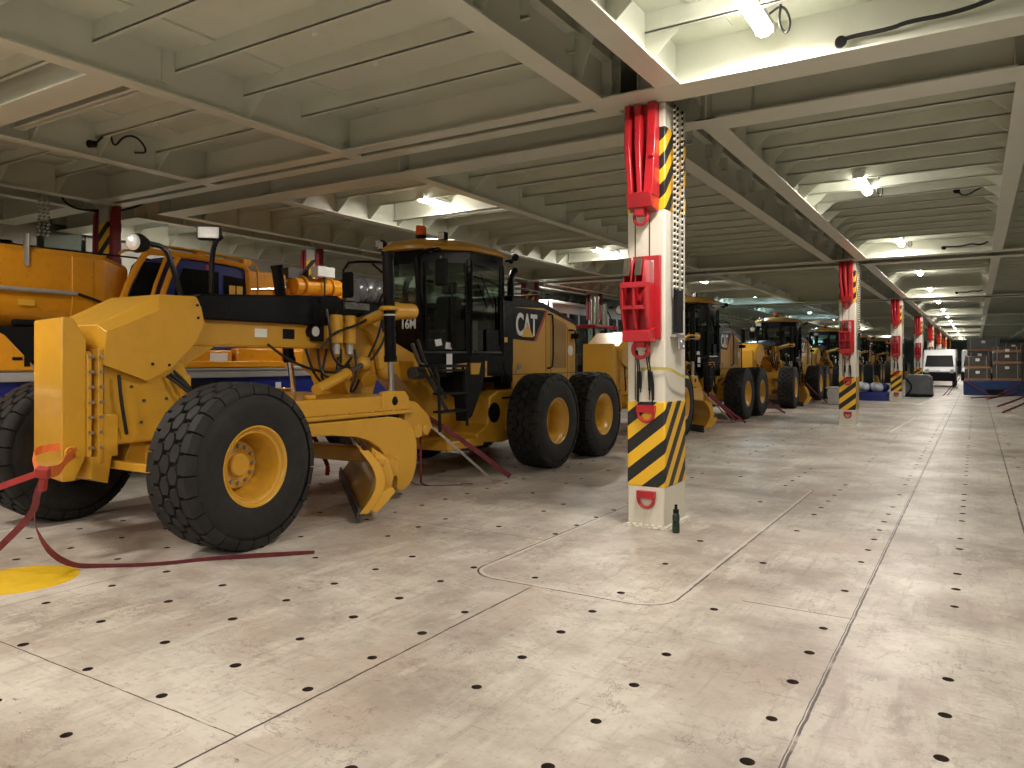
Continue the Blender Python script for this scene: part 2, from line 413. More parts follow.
GIR = {'a': (-12.6,-3.27,[(-12.8,-12.6),(-10.1,-9.9),(-7.12,-6.93),(-3.5,-3.27)]),
       'b': (-2.7,6.75,[(-2.7,-2.45),(.33,.55),(3.4,3.6),(6.5,6.75)]),
       'c': (7.45,12.05,[(7.45,7.7),(10.5,10.7)]),
       'd': (-16.5,-13.4,[(-16.4,-16.2),(-13.6,-13.4)])}
GIR['a'] = (-12.8,-3.27,GIR['a'][2])
ZP, ZF = 4.92, 4.45
ntrim = [0]
def trim(m, mname='girder_paint'):
    ntrim[0] += 1
    tag(m.build('trim_%d' % ntrim[0], mname, origin=(0,0,4.45)), kind='structure')
cm = M(); cm.box(-16.6,12.1,-16.1,124.1,5.42,5.6)
hole_light_discs = M()
for key, (X0, X1, gs) in GIR.items():
    gm = M(); tm = M()
    for a in range(len(YC)-1):
        y0, y1 = YC[a]+.78, YC[a+1]
        if y1 < -14: continue
        y0 = max(y0, -16); y1 = min(y1, 124)
        cm.box(X0, X1, y0, y1, ZP, ZP+.012)
        st = []
        y = y1-1.05
        while y > y0+.55: st.append(y); y -= .85
        for y in st:
            cm.box(X0+.02, X1-.02, y-.006, y+.006, ZP-.19, ZP)
            cm.box(X0+.02, X1-.02, y-.006, y+.03, ZP-.20, ZP-.175)
        for q, (f0, f1) in enumerate(gs):
            c = (f0+f1)/2
            gm.box(f0, f1, y0, y1, ZF, ZF+.02)
            gm.box(c-.008, c+.008, y0, y1, ZF+.02, ZP)
            for y in st:
                for sgn in (-1, 1):
                    if (sgn < 0 and q == 0) or (sgn > 0 and q == len(gs)-1): continue
                    if a > 5: continue
                    if key == 'a' and q in (2,3) and st.index(y) % 4 != 1: continue
                    gm.prism([(c+sgn*.008,ZF+.02),(c+sgn*.05,ZF+.02),(c+sgn*.36,ZP-.18),(c+sgn*.36,ZP),(c+sgn*.008,ZP)], y+.008, y+.02, 'y')
            if key in 'ab' and q < len(gs)-1 and a < 7:
                cm.box(f0+.55, f0+.75, y0+.4, y1-.4, ZP-.025, ZP)
        # panel edge beams across
        for (e0, e1) in ((y0, y0+.45), (y1-.42, y1)):
            c = (e0+e1)/2
            if key == 'a' and e0 != y0:
                tm.box(X0, X1, y1-.44, y1-.22, ZF-.002, ZF+.018); tm.box(X0, X1, y1-.09, y1+.12, ZF-.002, ZF+.018); tm.box(X0, X1, y1+.01, y1+.026, ZF+.018, ZP+.3)
            else: tm.box(X0, X1, e0, e1, ZF-.002, ZF+.018)
            tm.box(X0, X1, c-.008, c+.008, ZF+.018, ZP)
            xg = X0+.6
            while xg < X1 and a < 5 and key == 'b':
                for sgn, ee in (((1, e1),) if e0 != y0 else ((-1, e0),)):
                    tm.prism([(c,ZF+.02),(ee,ZF+.02),(c+sgn*.05,ZP)], xg, xg+.01, 'x')
                xg += 2.4
        for q in (0, len(gs)-1):
            sgn = -1 if q == 0 else 1; c = (gs[q][0]+gs[q][1])/2; yy = y0+1.0
            while yy < y1-.5 and a < 6:
                gm.prism([(c+sgn*.008,ZF+.02),(c+sgn*.10,ZF+.02),(c+sgn*.33,ZP+.2),(c+sgn*.33,ZP+.45),(c+sgn*.008,ZP+.45)], yy, yy+.012, 'y'); yy += 1.7
            gm.box(c-.006, c+.006, y0, y1, ZP, ZP+.5)
        if key == 'a':
            tm.box(-3.3,-2.66,y1-.44,y1-.02,ZF-.001,ZF+.017); tm.box(-3.3,-2.66,y0,y0+.3,ZF-.001,ZF+.017)
            for t in (4.1, 7.9, 11.7):
                yy = y0+t-.78+.0
                tm.box(-9.95,-7.0, yy-.008, yy+.008, ZF+.12, ZP)
                tm.box(-9.95,-7.0, yy-.06, yy+.06, ZF+.12, ZF+.135)
        # small white discs imitating light that shines through holes in the deck above
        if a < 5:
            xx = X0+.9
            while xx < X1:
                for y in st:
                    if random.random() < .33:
                        hole_light_discs.cyl((xx+random.uniform(-.1,.1), y+.42, ZP-.006), (xx, y+.42, ZP), .024, seg=10)
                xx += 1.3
    if key == 'a':
        tm.box(-12.6,-7.12,3.9,4.25,ZF,ZF+.02); tm.box(-12.6,-7.12,4.06,4.075,ZF+.02,ZP)
    trim(gm); trim(tm)
tag(cm.build('ceiling', 'ceiling_paint', origin=(0,0,4.92)), kind='structure')
pl = hole_light_discs.build('trim_%d' % (ntrim[0]+1), 'white_plastic', origin=(0,0,4.92)); ntrim[0] += 1; tag(pl, kind='structure')  # not trim: discs imitating light through the deck holes

# walls
w = M(); w.box(-16.75,-16.5,-16,124,0,5.5)
y = -15.5
while y < 124:
    w.box(-16.5,-16.32,y,y+.012,0,4.9); w.box(-16.33,-16.32,y-.06,y+.07,0,4.9); y += .85
w.box(-16.5,-16.2,-16,124,3.0,3.02)
tag(w.build('wall_left', 'wall_paint', origin=(-16.5,0,0)), kind='structure')
w = M()
for (a, b, z0, z1) in ((7.2,7.9,3.0,4.5),(8.9,12,3.0,4.4)): w.box(-16.31,-16.28,a,b,z0,z1)
for k in range(3): w.box(-16.31,-16.28,5.4+.85*k,5.75+.85*k,2.5,4.15)
w.box(-16.31,-16.28,12.8,18.5,2.4,4.45)
trim(w, 'wall_light')
w = M(); w.box(-16.31,-16.285,8.05,8.8,2,4.6); w.box(-16.31,-16.285,9.4,12.7,2,4.41) if False else None
w.box(-16.31,-16.285,19,44,1.5,4.6)
trim(w, 'wall_green')
w = M(); w.box(12,12.2,-16,124,0,5.5)
y = -15
while y < 124: w.box(11.85,12,y,y+.02,0,4.9); y += .9
tag(w.build('wall_right', 'wall_light', origin=(12,0,0)), kind='structure')
w = M(); w.box(-16.6,12.1,124,124.2,0,5.5)
for k in range(30): w.box(-16+k*.95,-15.98+k*.95,123.8,124,0,5)
tag(w.build('wall_back', 'wall_paint', origin=(0,124,0)), kind='structure')
w = M(); w.box(-16.6,12.1,-16.2,-16,0,5.5)
tag(w.build('wall_front', 'wall_light', origin=(0,-16,0)), kind='structure')
w = M(); w.box(-16.3,-16.22,93.3,99.6,.9,4.3)
tag(w.build('door_1', 'daylight_door', origin=(-16.3,96.5,0)), kind='structure')
# small bulkhead shed behind the graders on the far side
# ------------------------------------------------------------------ ceiling lights
LIGHTS = {}; LAMP_W = 84
def lamp(x, y, kind, label, grp, cable=True):
    t = empty('ceiling_light', (x, y, 4.66), label, 'ceiling light', grp)
    m = M(); m.box(x-.075,x+.075,y-.66,y+.66,4.745,4.81)
    m.box(x-.085,x+.085,y-.68,y-.63,4.70,4.80); m.box(x-.085,x+.085,y+.63,y+.68,4.70,4.80)
    m.build('housing', 'white_plastic', t, bevel=.008)
    m = M(); m.prism([(x-.075,4.745),(x-.065,4.70),(x-.03,4.665),(x+.03,4.665),(x+.065,4.70),(x+.075,4.745)], y-.63, y+.63, 'y')
    m.build('diffuser', 'tube_warm' if kind else 'tube_cold', t)
    for s in (-.45, .45):
        m = M(); m.box(x-.015,x+.015,y+s-.02,y+s+.02,4.81,4.92); m.build('bracket', 'steel', t)
    lk = (kind, y > 9); ld = LIGHTS.get(lk)
    if ld is None:
        ld = bpy.data.lights.new('tube_glow', 'AREA'); ld.shape = 'RECTANGLE'; ld.size = .12; ld.size_y = 1.2; ld.energy = LAMP_W*(.62 if y > 9 else 1)
        ld.color = (1,.93,.84) if kind else (.58,.84,1); LIGHTS[lk] = ld
    lo = bpy.data.objects.new('tube_glow', ld); COL.objects.link(lo); lo.parent = t; lo.location = (0,0,-.004)
    if cable:
        m = M(); m.tube([(x+.07,y+.5,4.8),(x+.2,y+.45,4.84),(x+.26,y+.5,4.70),(x+.2,y+.6,4.62),(x+.14,y+.55,4.72),(x+.2,y+.4,4.86),(x+.22,y+.2,4.91)], .011, 6, 2)
        m.build('cable', 'hose_rubber', t)
    return t
NTH = ['first','second','third','fourth','fifth','sixth','seventh','eighth','ninth','tenth','eleventh','twelfth','thirteenth','fourteenth','fifteenth','sixteenth']
for i, y in enumerate([6.3,13.9,20.9,28.6,35.4,43.2,49.9,57.8,64.5,72.4,79.1,87,93.8,101.6,110]):
    lamp(-1.62, y, 1 if i < 2 or i > 5 else 1, 'white tube light of the aisle row, %s one down from the near column' % NTH[i], 'aisle ceiling lights', i < 3)
for i, y in enumerate([11.4,18.7,27.2,34.5,41.5,49,57,65,74,84,95]):
    lamp(-8.62, y, 0 if i in (3,4,5) else 1, '%s of the tube lights over the grader row, counting from the nearest grader cab' % NTH[i].capitalize(), 'lights over the grader row', i < 2)
for i, (x, y) in enumerate([(-1.62,-1.5),(-1.62,-9),(-8.62,1.6),(-8.62,-6),(4.9,2.5),(4.9,-6),(-5.2,-1.2),(1.6,-3.6)]):
    lamp(x, y, 1, 'unseen tube light behind or beside the viewer, lighting the near deck', 'unseen near deck lights', False)
for i, y in enumerate([-2,10.1,24.5,39,54]):
    lamp(-13.98, y, 1, 'tube light tucked behind the hull-side girder', 'hull side lights', False)
for i, y in enumerate([20,34,48,62,78,94]):
    lamp(9.6, y, 0 if i > 1 else 1, 'tube light over the far right bay', 'right bay lights', False)

# ------------------------------------------------------------------ columns
def ring_d(m, x, y, z, R=.085):
    m.torus((x, y, z), R, .017, 'y', 16, 8, PI, 2*PI); m.cyl((x-R,y,z),(x-R,y,z+.03),.017,seg=8); m.cyl((x+R,y,z),(x+R,y,z+.03),.017,seg=8)
    m.box(x-R-.015,x+R+.015,y-.02,y+.03,z+.01,z+.085)
def column(y0, label, grp):
    cx = -2.91; t = empty('deck_column', (cx, y0+.32, 0), label, 'column', grp)
    f = y0
    m = M(); m.box(-3.12,-2.70,f,f+.64,0,4.45); m.build('post', 'column_paint', t, bevel=.018)
    m = M()
    for u in (-3.03,-2.87): m.box(u-.006,u+.006,f-.004,f,1.34,3.3)
    m.build('guide_wire', 'dark_steel', t)
    for z0, z1 in ((.42,1.33),(3.32,4.2)):
        m = M(); m.box(-3.124,-2.696,f-.004,f+.644,z0,z1); m.build('hazard_band', 'hazard', t, bevel=.018)
    # weld collar at the deck
    m = M(); m.box(-3.17,-2.65,f-.05,f+.69,0,.012)
    for k in range(7): m.obox((-3.1+.07*k,f-.03,.02),(.05,.04,.035),(0,0,k))
    for k in range(10): m.obox((-2.675,f+.03+.066*k,.02),(.04,.045,.035),(0,0,k))
    m.build('weld_collar', 'column_paint', t, bevel=.006)
    # upper bracket: three bent arms meeting in a block
    m = M()
    def arm(u0, u1, w0, w1):
        prof = [(f-.02,4.44),(f-.10,4.44),(f-.13,4.0),(f-.24,3.45),(f-.02,3.45)]
        n = len(prof)
        def uu(z): return u0+(u1-u0)*min(1,max(0,(4.05-z)/.6)) , w0+(w1-w0)*(4.44-z)/1.0
        vs = []
        for sgn in (-1,1):
            for (yy,zz) in prof:
                c, w = uu(zz); vs.append((c+sgn*w/2, yy, zz))
        m.add(vs, [list(range(n))[::-1], list(range(n,2*n))] + [(i,(i+1)%n,n+(i+1)%n,n+i) for i in range(n)])
    arm(-3.08,-2.99,.06,.05); arm(-2.965,-2.89,.07,.05); arm(-2.81,-2.80,.09,.10)
    m.box(-3.10,-2.76,f-.03,f-.004,3.4,4.44)
    m.prism([(f-.02,3.48),(f-.26,3.48),(f-.22,3.33),(f-.02,3.30)], -3.03, -2.76, 'x')
    m.box(-2.96,-2.86,f-.2,f-.08,3.25,3.33)
    m.torus((-2.91,f-.14,3.24),.075,.02,'y',20,8)
    m.cyl((-2.80,f-.17,3.86),(-2.76,f-.17,3.86),.02,seg=10)
    m.build('upper_bracket', 'red_paint', t, bevel=.008)
    # middle bracket
    m = M(); m.box(-3.04,-2.735,f-.05,f-.004,1.98,2.85)
    for u in (-3.075,-2.945,-2.815):
        m.prism([(f-.05,2.56),(f-.27,2.54),(f-.27,2.30),(f-.15,1.98),(f-.05,1.98)], u-.016, u+.016, 'x')
    m.box(-3.09,-2.80,f-.28,f-.25,2.50,2.56); m.box(-3.09,-2.80,f-.27,f-.24,2.28,2.32)
    m.prism([(f-.36,2.30),(f-.16,1.98),(f-.14,1.99),(f-.33,2.31)], -3.14, -2.81, 'x') if False else None
    m.box(-3.07,-2.82,f-.12,f-.10,2.0,2.54)
    m.prism([(f-.05,1.95),(f-.24,1.95),(f-.24,2.06),(f-.05,2.1)], -3.08, -2.78, 'x')
    for u in (-3.03,-2.90): m.prism([(f-.05,2.80),(f-.18,2.80),(f-.24,2.56),(f-.05,2.56)], u-.045, u-.03, 'x')
    for u in (-3.03,-2.90): m.prism([(f-.05,2.80),(f-.17,2.80),(f-.23,2.56),(f-.05,2.56)], u+.03, u+.05, 'x')
    m.box(-2.95,-2.85,f-.2,f-.1,1.89,1.96); m.torus((-2.91,f-.15,1.87),.085,.022,'y',20,8)
    b = m.build('middle_bracket', 'red_paint', t, bevel=.007)
    m = M()
    for u in (-3.04,-2.91): m.prism([(f-.165,2.82),(f-.20,2.82),(f-.245,2.63),(f-.20,2.63)], u-.03, u+.035, 'x')
    m.box(-2.855,-2.80,f-.06,f-.055,2.5,2.8)
    m.build('steel_hook_face', 'chrome', b)
    for z in (1.2, .30):
        m = M(); ring_d(m, -2.90, f-.03, z, .085); m.build('lashing_ring', 'red_paint', t)
    m = M()
    for u, a, b2 in ((-2.965,-.012,1.28),(-2.95,-.005,1.42),(-2.86,.0,1.40),(-2.845,.012,1.30)):
        m.tube([(u,f-.14,1.86),(u+a,f-.05,1.62),(u+a*1.5,f-.03,b2)], .008, 6, 1)
        m.tube([(u+a,f-.05,1.64),(u+a*2,f-.03,1.50),(u+a*2,f-.03,b2+.04)], .016, 6)
    m.build('hanging_cord', 'hose_rubber', t)
    m = M(); m.cyl((-3.02,f+.1,4.46),(-3.02,f+.1,5.4),.018,seg=8); m.cyl((-2.8,f+.5,4.46),(-2.8,f+.5,5.4),.018,seg=8)
    m.build('hanger_rod', 'steel', t)
    return t
col0 = column(7.46, 'nearest white steel column with red brackets and yellow black bands', 'aisle columns')
col0.location.x -= .045
cols = [col0]
for k in range(1, 8):
    c = dup(col0, (0, 14.6*k-.06*k, 0), '%s white column along the aisle, counting away from the nearest one' % NTH[k])
    cols.append(c)

# lashing chains hung on the aisle side of the columns
def chainset(yb, label):
    t = empty('lashing_chain', (-2.655,yb+.4,2.0), label, 'chain', 'lashing chains on the columns')
    core = M()
    for q, yy in enumerate((yb+.28,yb+.37,yb+.52)):
        z0 = 2.35 if q else 2.5; m = M()
        z = 4.40; i = 0
        while z > z0:
            m.obox((-2.655,yy,z),(.022,.052,.022),(0.8,0,0)); z -= .062; i += 1
        m.build('chain_strand', 'column_paint', t)
        core.cyl((-2.655,yy,z0-.05),(-2.655,yy,4.44),.013,seg=6)
    core.box(-2.675,-2.64,yb+.30,yb+.5,2.05,2.5)
    core.build('chain_sleeve', 'black_matte', t)
    h = M(); h.box(-2.7,-2.64,yb+.28,yb+.55,2.0,2.03); h.torus((-2.65,yb+.5,1.93),.05,.014,'x',16,6); h.cyl((-2.65,yb+.38,2.0),(-2.65,yb+.40,1.88),.022,seg=8)
    h.build('hook', 'steel', t)
    t.location.x -= .035; t.location.y -= .14
    return t
ch0 = chainset(7.46, 'hanging lashing chains on the right face of the nearest column')
for k in (1,2,3): dup(ch0, (0,14.54*k,0), 'hanging lashing chains on the right face of the %s aisle column' % NTH[k])

m = M(); m.ribbon([(-3.0,7.43,1.66),(-2.9,7.42,1.675),(-2.72,7.43,1.67),(-2.675,7.5,1.655),(-2.675,7.7,1.60),(-2.675,8.0,1.57)], .03, .004, (0,0,1))
tag(m.build('webbing_strap', 'strap_yellow'), 'thin yellow webbing strap wrapped round the nearest column under its middle bracket', 'strap')
# bottle
t = empty('water_bottle', (-2.60,7.38,0), 'dark green drinking bottle standing on the deck against the nearest column', 'bottle')
m = M(); m.lathe([(0,0),(0,.036),(.02,.039),(.10,.037),(.115,.034),(.13,.038),(.175,.037),(.20,.028),(.205,.025)], (-2.60,7.38,0), 'z', 24); m.build('body', 'bottle_green', t)
m = M(); m.lathe([(.205,.03),(.235,.03),(.245,.016),(.27,.014),(.285,.016),(.29,0)], (-2.60,7.38,0), 'z', 20); m.build('cap', 'black_matte', t)

# ------------------------------------------------------------------ motor grader (local metres, nose towards -y, origin under the front axle)
def L(m, name, mats, parent, loc=(0,0,0), bevel=0, rot=None, ang=35):
    o = m.build(name, mats, origin=(0,0,0), bevel=bevel, ang=ang)
    o.parent = parent; o.location = loc
    if rot: o.rotation_euler = rot
    WL[o] = WL[parent] + Vector(loc)
    return o
def tyre_mesh(R=.80, hw=.30, rb=.345, n=25, rows=3, pitchw=.112):
    """axis along x, outer face towards +x"""
    m = M(); k = R/.8
    half = [(.20*hw/.3,rb-.015),(.262*hw/.3,rb+.03*k),(.292*hw/.3,.47*k),(.302*hw/.3,.56*k),(.294*hw/.3,.64*k),(.272*hw/.3,.705*k),(.245*hw/.3,.745*k),(.12*hw/.3,.758*k),(0,.76*k)]
    # small moulded ring on the sidewall
    half = half[:2] + [(.268*hw/.3,rb+.045*k),(.276*hw/.3,rb+.05*k)] + half[2:]
    prof = [(a,r) for a, r in half] + [(-a,r) for a, r in half[::-1][1:]]
    m.lathe(prof, seg=72)
    def P(x, t, r): return (x, math.cos(t)*r, math.sin(t)*r)
    dt = 2*PI/n
    for i in range(n):
        for row in range(-1,2):
            t0 = i*dt + (dt/2 if row else 0); x = row*pitchw*hw/.3
            hx, ht = pitchw*.56*hw/.3, dt*.47
            poly = [(-hx,-ht*.28),(-hx*.55,-ht*.92),(hx*.55,-ht*.92),(hx,-ht*.28),(hx,ht*.28),(hx*.55,ht*.92),(-hx*.55,ht*.92),(-hx,ht*.28)]
            q = .88
            bot = [P(x+a,t0+b,.752*k) for a, b in poly]; mid = [P(x+a*.93,t0+b*.95,.789*k) for a, b in poly]; top = [P(x+a*q,t0+b*q,R) for a, b in poly]
            N = len(poly)
            m.add(bot+mid+top, [list(range(2*N,3*N))[::-1]] + [(j,N+j,N+(j+1)%N,(j+1)%N) for j in range(N)] + [(N+j,2*N+j,2*N+(j+1)%N,N+(j+1)%N) for j in range(N)])
        for sg in (-1,1):
            t0 = i*dt + (dt*0 if sg else 0)
            s3 = hw/.3
            for (w0, w1, a0, a1) in ((-.44,.44,.0,0),):
                rowp = [(.150*s3,.755*k,.34),(.160*s3,.79*k,.40),(.256*s3,.79*k,.45),(.284*s3,.755*k,.46),(.293*s3,.72*k,.46),(.294*s3,.695*k,.47)]
                vs = []
                for (xx, rr, ww) in rowp:
                    vs += [P(sg*xx, t0-ww*dt, rr), P(sg*xx, t0+ww*dt, rr)]
                # inner points under the surface close the sides
                inner = [(.150*s3,.74*k),(.165*s3,.745*k),(.235*s3,.74*k),(.252*s3,.715*k),(.266*s3,.69*k),(.275*s3,.68*k)]
                for (xx, rr), (_, _, ww) in zip(inner, rowp):
                    vs += [P(sg*xx, t0-ww*dt*1.1, rr), P(sg*xx, t0+ww*dt*1.1, rr)]
                fs = []
                for j in range(5):
                    a = 2*j
                    fs.append((a,a+2,a+3,a+1) if sg > 0 else (a,a+1,a+3,a+2))
                    b = 12+2*j
                    fs.append((a,b,b+2,a+2) if sg > 0 else (a,a+2,b+2,b))
                    fs.append((a+1,a+3,b+3,b+1) if sg > 0 else (a+1,b+1,b+3,a+3))
                m.add(vs, fs)
    return m
def spin(m, c, a):
    R_ = Matrix.Rotation(a, 3, 'Z'); m.v[:] = [R_ @ v + Vector(c) for v in m.v]
def rim_front():
    m = M()
    m.lathe([(.18,.345),(.235,.355),(.262,.388),(.276,.390),(.278,.380),(.262,.358),(.240,.350),(.232,.335),(.240,.328),(.236,.318),(.20,.306),(.15,.300),(.04,.292),(-.02,.280),(-.06,.25),(-.065,.0)], seg=56)
    m.lathe([(-.065,.235),(.0,.232),(.012,.222),(.012,.0)], seg=40)
    m.lathe([(.0,.115),(.05,.112),(.06,.10),(.06,0)], seg=32)
    m.obox((.05,-.23,-.16),(.06,.05,.03),(.6,0,0))
    m.lathe([(-.24,.0),(-.245,.36),(-.19,.36)], seg=40)
    return m
def rim_bolts(r=.178, n=12, x=.012):
    m = M()
    for i in range(n):
        a = 2*PI*i/n; c = (x, math.cos(a)*r, math.sin(a)*r)
        m.cyl(c, (x+.035,c[1],c[2]), .021, seg=6)
    return m
def rim_rear():
    m = M()
    m.lathe([(.18,.345),(.235,.355),(.262,.388),(.276,.390),(.278,.380),(.262,.358),(.240,.350),(.232,.335),(.240,.326),(.22,.300),(.17,.262),(.16,.255),(.04,.250),(-.02,.235),(-.025,.17),(-.05,.16),(-.05,.0)], seg=56)
    m.lathe([(-.24,.0),(-.245,.36),(-.19,.36)], seg=40)
    return m
TY = tyre_mesh(); 
def inst(o, parent, loc, rot):
    c = copy_tree(o, parent); c.location = loc; c.rotation_euler = rot; return c

def make_grader(label):
    G = empty('motor_grader', (-7.4,4.5,0), label, 'motor grader', 'yellow motor graders parked in the row')
    Y = 'yellow_paint'
    # wheels -------------------------------------------------------------
    s = math.radians(3)
    fw = L(TY, 'tyre', 'rubber', G, (1.48,.14,.776), rot=(0,0,s)); fw.scale = (.97,.97,.97)
    L(rim_front(), 'rim', Y, fw); L(rim_bolts(), 'wheel_nuts', 'steel', fw)
    fw2 = inst(fw, G, (-1.30,-.02,.776), (0,0,s+PI))
    rw = L(TY, 'tyre', 'rubber', G, (1.34,6.30,.776)); rw.scale = (.97,.97,.97); L(rim_rear(), 'rim', Y, rw); L(rim_bolts(.125,10,-.05), 'wheel_nuts', 'steel', rw)
    inst(rw, G, (1.34,8.08,.776), (.35,0,0)); inst(rw, G, (-1.26,6.3,.776), (0,0,PI)); inst(rw, G, (-1.26,8.08,.776), (0,0,PI))
    # front push plate ----------------------------------------------------
    m = M(); m.prism([(-.90,.66),(-.90,2.13),(-.89,2.15),(-.80,2.14),(-.68,1.95),(-.68,.88),(-.78,.66)], -.42, .42, 'x')
    for v in m.v:
        if v.x < 0: v.y += .17
    L(m, 'push_plate', Y, G, bevel=.012)
    m = M()
    m.box(.30,.44,-.68,-.64,.86,1.82); m.box(.30,.47,-.60,-.55,.80,1.86); m.box(-.44,-.3,-.68,-.55,.80,1.86)
    m.box(-.3,.36,-.70,-.52,.8,1.84)
    m.prism([(-.66,.66),(-.66,.86),(-.46,.86),(-.5,.6)], -.1, .46, 'x')
    L(m, 'mounting_flange', Y, G, bevel=.008)
    m = M()
    for i in range(7):
        z = .95+i*.14; m.cyl((.40,-.66,z),(.49,-.66,z),.016,seg=6); m.cyl((.44,-.575,z),(.50,-.575,z),.016,seg=6)
    L(m, 'flange_bolts', 'steel', G)
    m = M(); m.cyl((.41,-.83,.92),(.56,-.83,.92),.035,.02,seg=12); m.torus((.44,-.83,.92),.05,.012,'x',14,6); L(m, 'tow_hook', Y, G)
    # bevelled nose box -----------------------------------------------------
    m = M()
    ZN = .03
    side = [(-.56,1.72),(-.13,1.56),(.12,1.68),(.40,1.95),(.50,2.15),(.48,2.34),(.47,2.40),(.44,2.42),(-.05,2.40),(-.55,2.12)]
    inn = [(-.56,1.72),(-.13,1.56),(.12,1.68),(.40,1.95),(.50,2.15),(.46,2.32),(.44,2.33),(.02,2.27),(-.02,2.24),(-.53,2.02)]
    top = [(-.56,1.72),(-.13,1.56),(.12,1.68),(.40,1.95),(.50,2.15),(.50,2.40),(.47,2.45),(.44,2.46),(.05,2.45),(-.58,2.12)]
    n = len(side)
    vs = [(-.42,a,b-(ZN if b > 2 else 0)) for a, b in top] + [(.42,a,b-(ZN if b > 2 else 0)) for a, b in top] + [(.50,a,b) for a, b in inn]
    fs = [list(range(n)), list(range(2*n,3*n))[::-1]]
    for j in range(n):
        k = (j+1) % n; fs += [(j,n+j,n+k,k), (n+j,2*n+j,2*n+k,n+k)]
    m.add(vs, [f[::-1] if not isinstance(f, list) else f for f in fs])
    L(m, 'nose_box', Y, G, bevel=.006, ang=12)
    m = M()
    for a, b in ((-.08,1.72),(.10,1.71),(.42,2.33),(.43,2.2)): m.cyl((.495,a,b),(.51,a,b),.014,seg=8)
    L(m, 'nose_bolts', 'black_matte', G)
    # front carrier below the nose ------------------------------------------
    m = M(); m.prism([(-.52,.95),(-.52,1.85),(.0,1.8),(.30,1.75),(.40,1.55),(.42,1.1),(.2,.95)], -.42, .42, 'x')
    m.box(-.38,.43,-.4,-.36,.95,1.1)
    m.box(.40,.46,.28,.38,1.05,1.6)
    m.box(-.46,.46,-.58,-.40,.85,1.25)
    L(m, 'front_carrier', Y, G, bevel=.01)
    m = M()
    for a, b in ((-.12,1.36),(.12,1.37),(.12,1.22),(-.15,1.15),(-.25,1.5)): m.cyl((.42,a,b),(.435,a,b),.016,seg=6)
    L(m, 'carrier_bolts', 'dark_steel', G)
    m = M(); m.box(-1.0,1.0,-.06,.22,.72,.92); m.box(-1.05,1.1,-.42,-.34,.72,.80); m.prism([(-.3,.7),(-.2,.98),(.45,.98),(.4,.66)], -.35, .35, 'x')
    m.cyl((.85,0.05,.8),(1.25,0.1,.8),.16,seg=20); m.cyl((-.85,0.05,.8),(-1.25,-.05,.8),.16,seg=20); m.box(.80,.95,-.15,.25,.5,1.1); m.box(-.95,-.80,-.2,.2,.5,1.1)
    m.cyl((-.9,.32,.95),(.9,.32,.95),.035,seg=12)
    L(m, 'front_axle', Y, G, bevel=.01)
    # main frame --------------------------------------------------------------
    m = M(); m.prism([(-.05,1.40),(.28,1.52),(.52,1.72),(.86,1.93),(3.3,1.93),(3.55,1.80),(4.15,1.35),(4.75,.80),(5.1,.46),(6.2,.42),(6.2,.95),(5.6,1.0),(5.15,1.25),(4.45,1.80),(3.85,2.02),(3.45,2.25),(.3,2.25),(-.1,2.2)], -.24, .24, 'x')
    m.box(-.26,.26,.5,3.4,1.915,1.935)
    L(m, 'main_frame', Y, G, bevel=.02)
    m = M(); m.prism([(.48,2.20),(.48,2.40),(.6,2.47),(2.60,2.60),(2.72,2.55),(2.72,2.2)], -.34, .34, 'x'); m.prism([(2.72,2.2),(2.72,2.55),(3.5,2.56),(3.5,2.40),(3.3,2.2)], -.33, .33, 'x')
    L(m, 'top_cover', 'black_paint', G, bevel=.02)
    m = M(); m.box(.335,.345,2.74,3.2,2.44,2.53); L(m, 'cover_trim', 'chrome', G)
    m = M(); m.box(.242,.247,1.36,1.54,2.03,2.13); L(m, 'data_plate', 'white_plastic', G)
    m = M(); m.box(.242,.248,1.78,1.96,2.02,2.14); L(m, 'warning_plate', 'black_matte', G)
    m = M(); m.cyl((.24,2.22,2.12),(.34,2.22,2.12),.075,seg=20); m.box(.24,.3,2.22,2.5,2.0,2.2); L(m, 'side_lamp', 'black_matte', G)
    m = M(); m.cyl((.335,2.22,2.12),(.345,2.22,2.12),.062,seg=20); L(m, 'side_lamp_lens', 'lamp_reflector', G)
    # lift saddle ----------------------------------------------------------------
    m = M(); m.prism([(2.62,1.66),(2.72,2.32),(3.4,2.36),(3.5,1.95),(3.35,1.6),(3.0,1.45)], -.36, .36, 'x')
    m.prism([(2.9,1.2),(2.7,1.62),(3.45,1.62),(3.3,1.25)], -.3, .3, 'x')
    m.cyl((.38,2.98,2.25),(.93,2.86,2.38),.07,seg=16); m.cyl((-.38,2.98,2.25),(-.80,2.80,2.38),.07,seg=16)
    m.torus((1.04,2.8,2.42),.10,.03,'z',20,8); m.torus((-.84,2.74,2.42),.10,.03,'z',20,8)
    m.cyl((.42,3.0,1.62),(.62,2.9,1.5),.11,seg=14)
    m.tube([(.36,3.0,2.3),(.42,3.25,2.1),(.42,3.32,1.85),(.42,3.36,1.65)], .08, 10, 2)
    m.sphere((.44,3.42,1.60),.13,14,10)
    L(m, 'lift_saddle', Y, G, bevel=.012)
    m = M(); m.cyl((.98,3.0,2.40),(.98,3.34,2.41),.105,seg=24); m.cyl((.98,2.88,2.40),(.98,3.02,2.40),.12,seg=24); m.sphere((.98,3.34,2.41),.103,18,10,(1,.4,1))
    L(m, 'lock_pin_housing', Y, G)
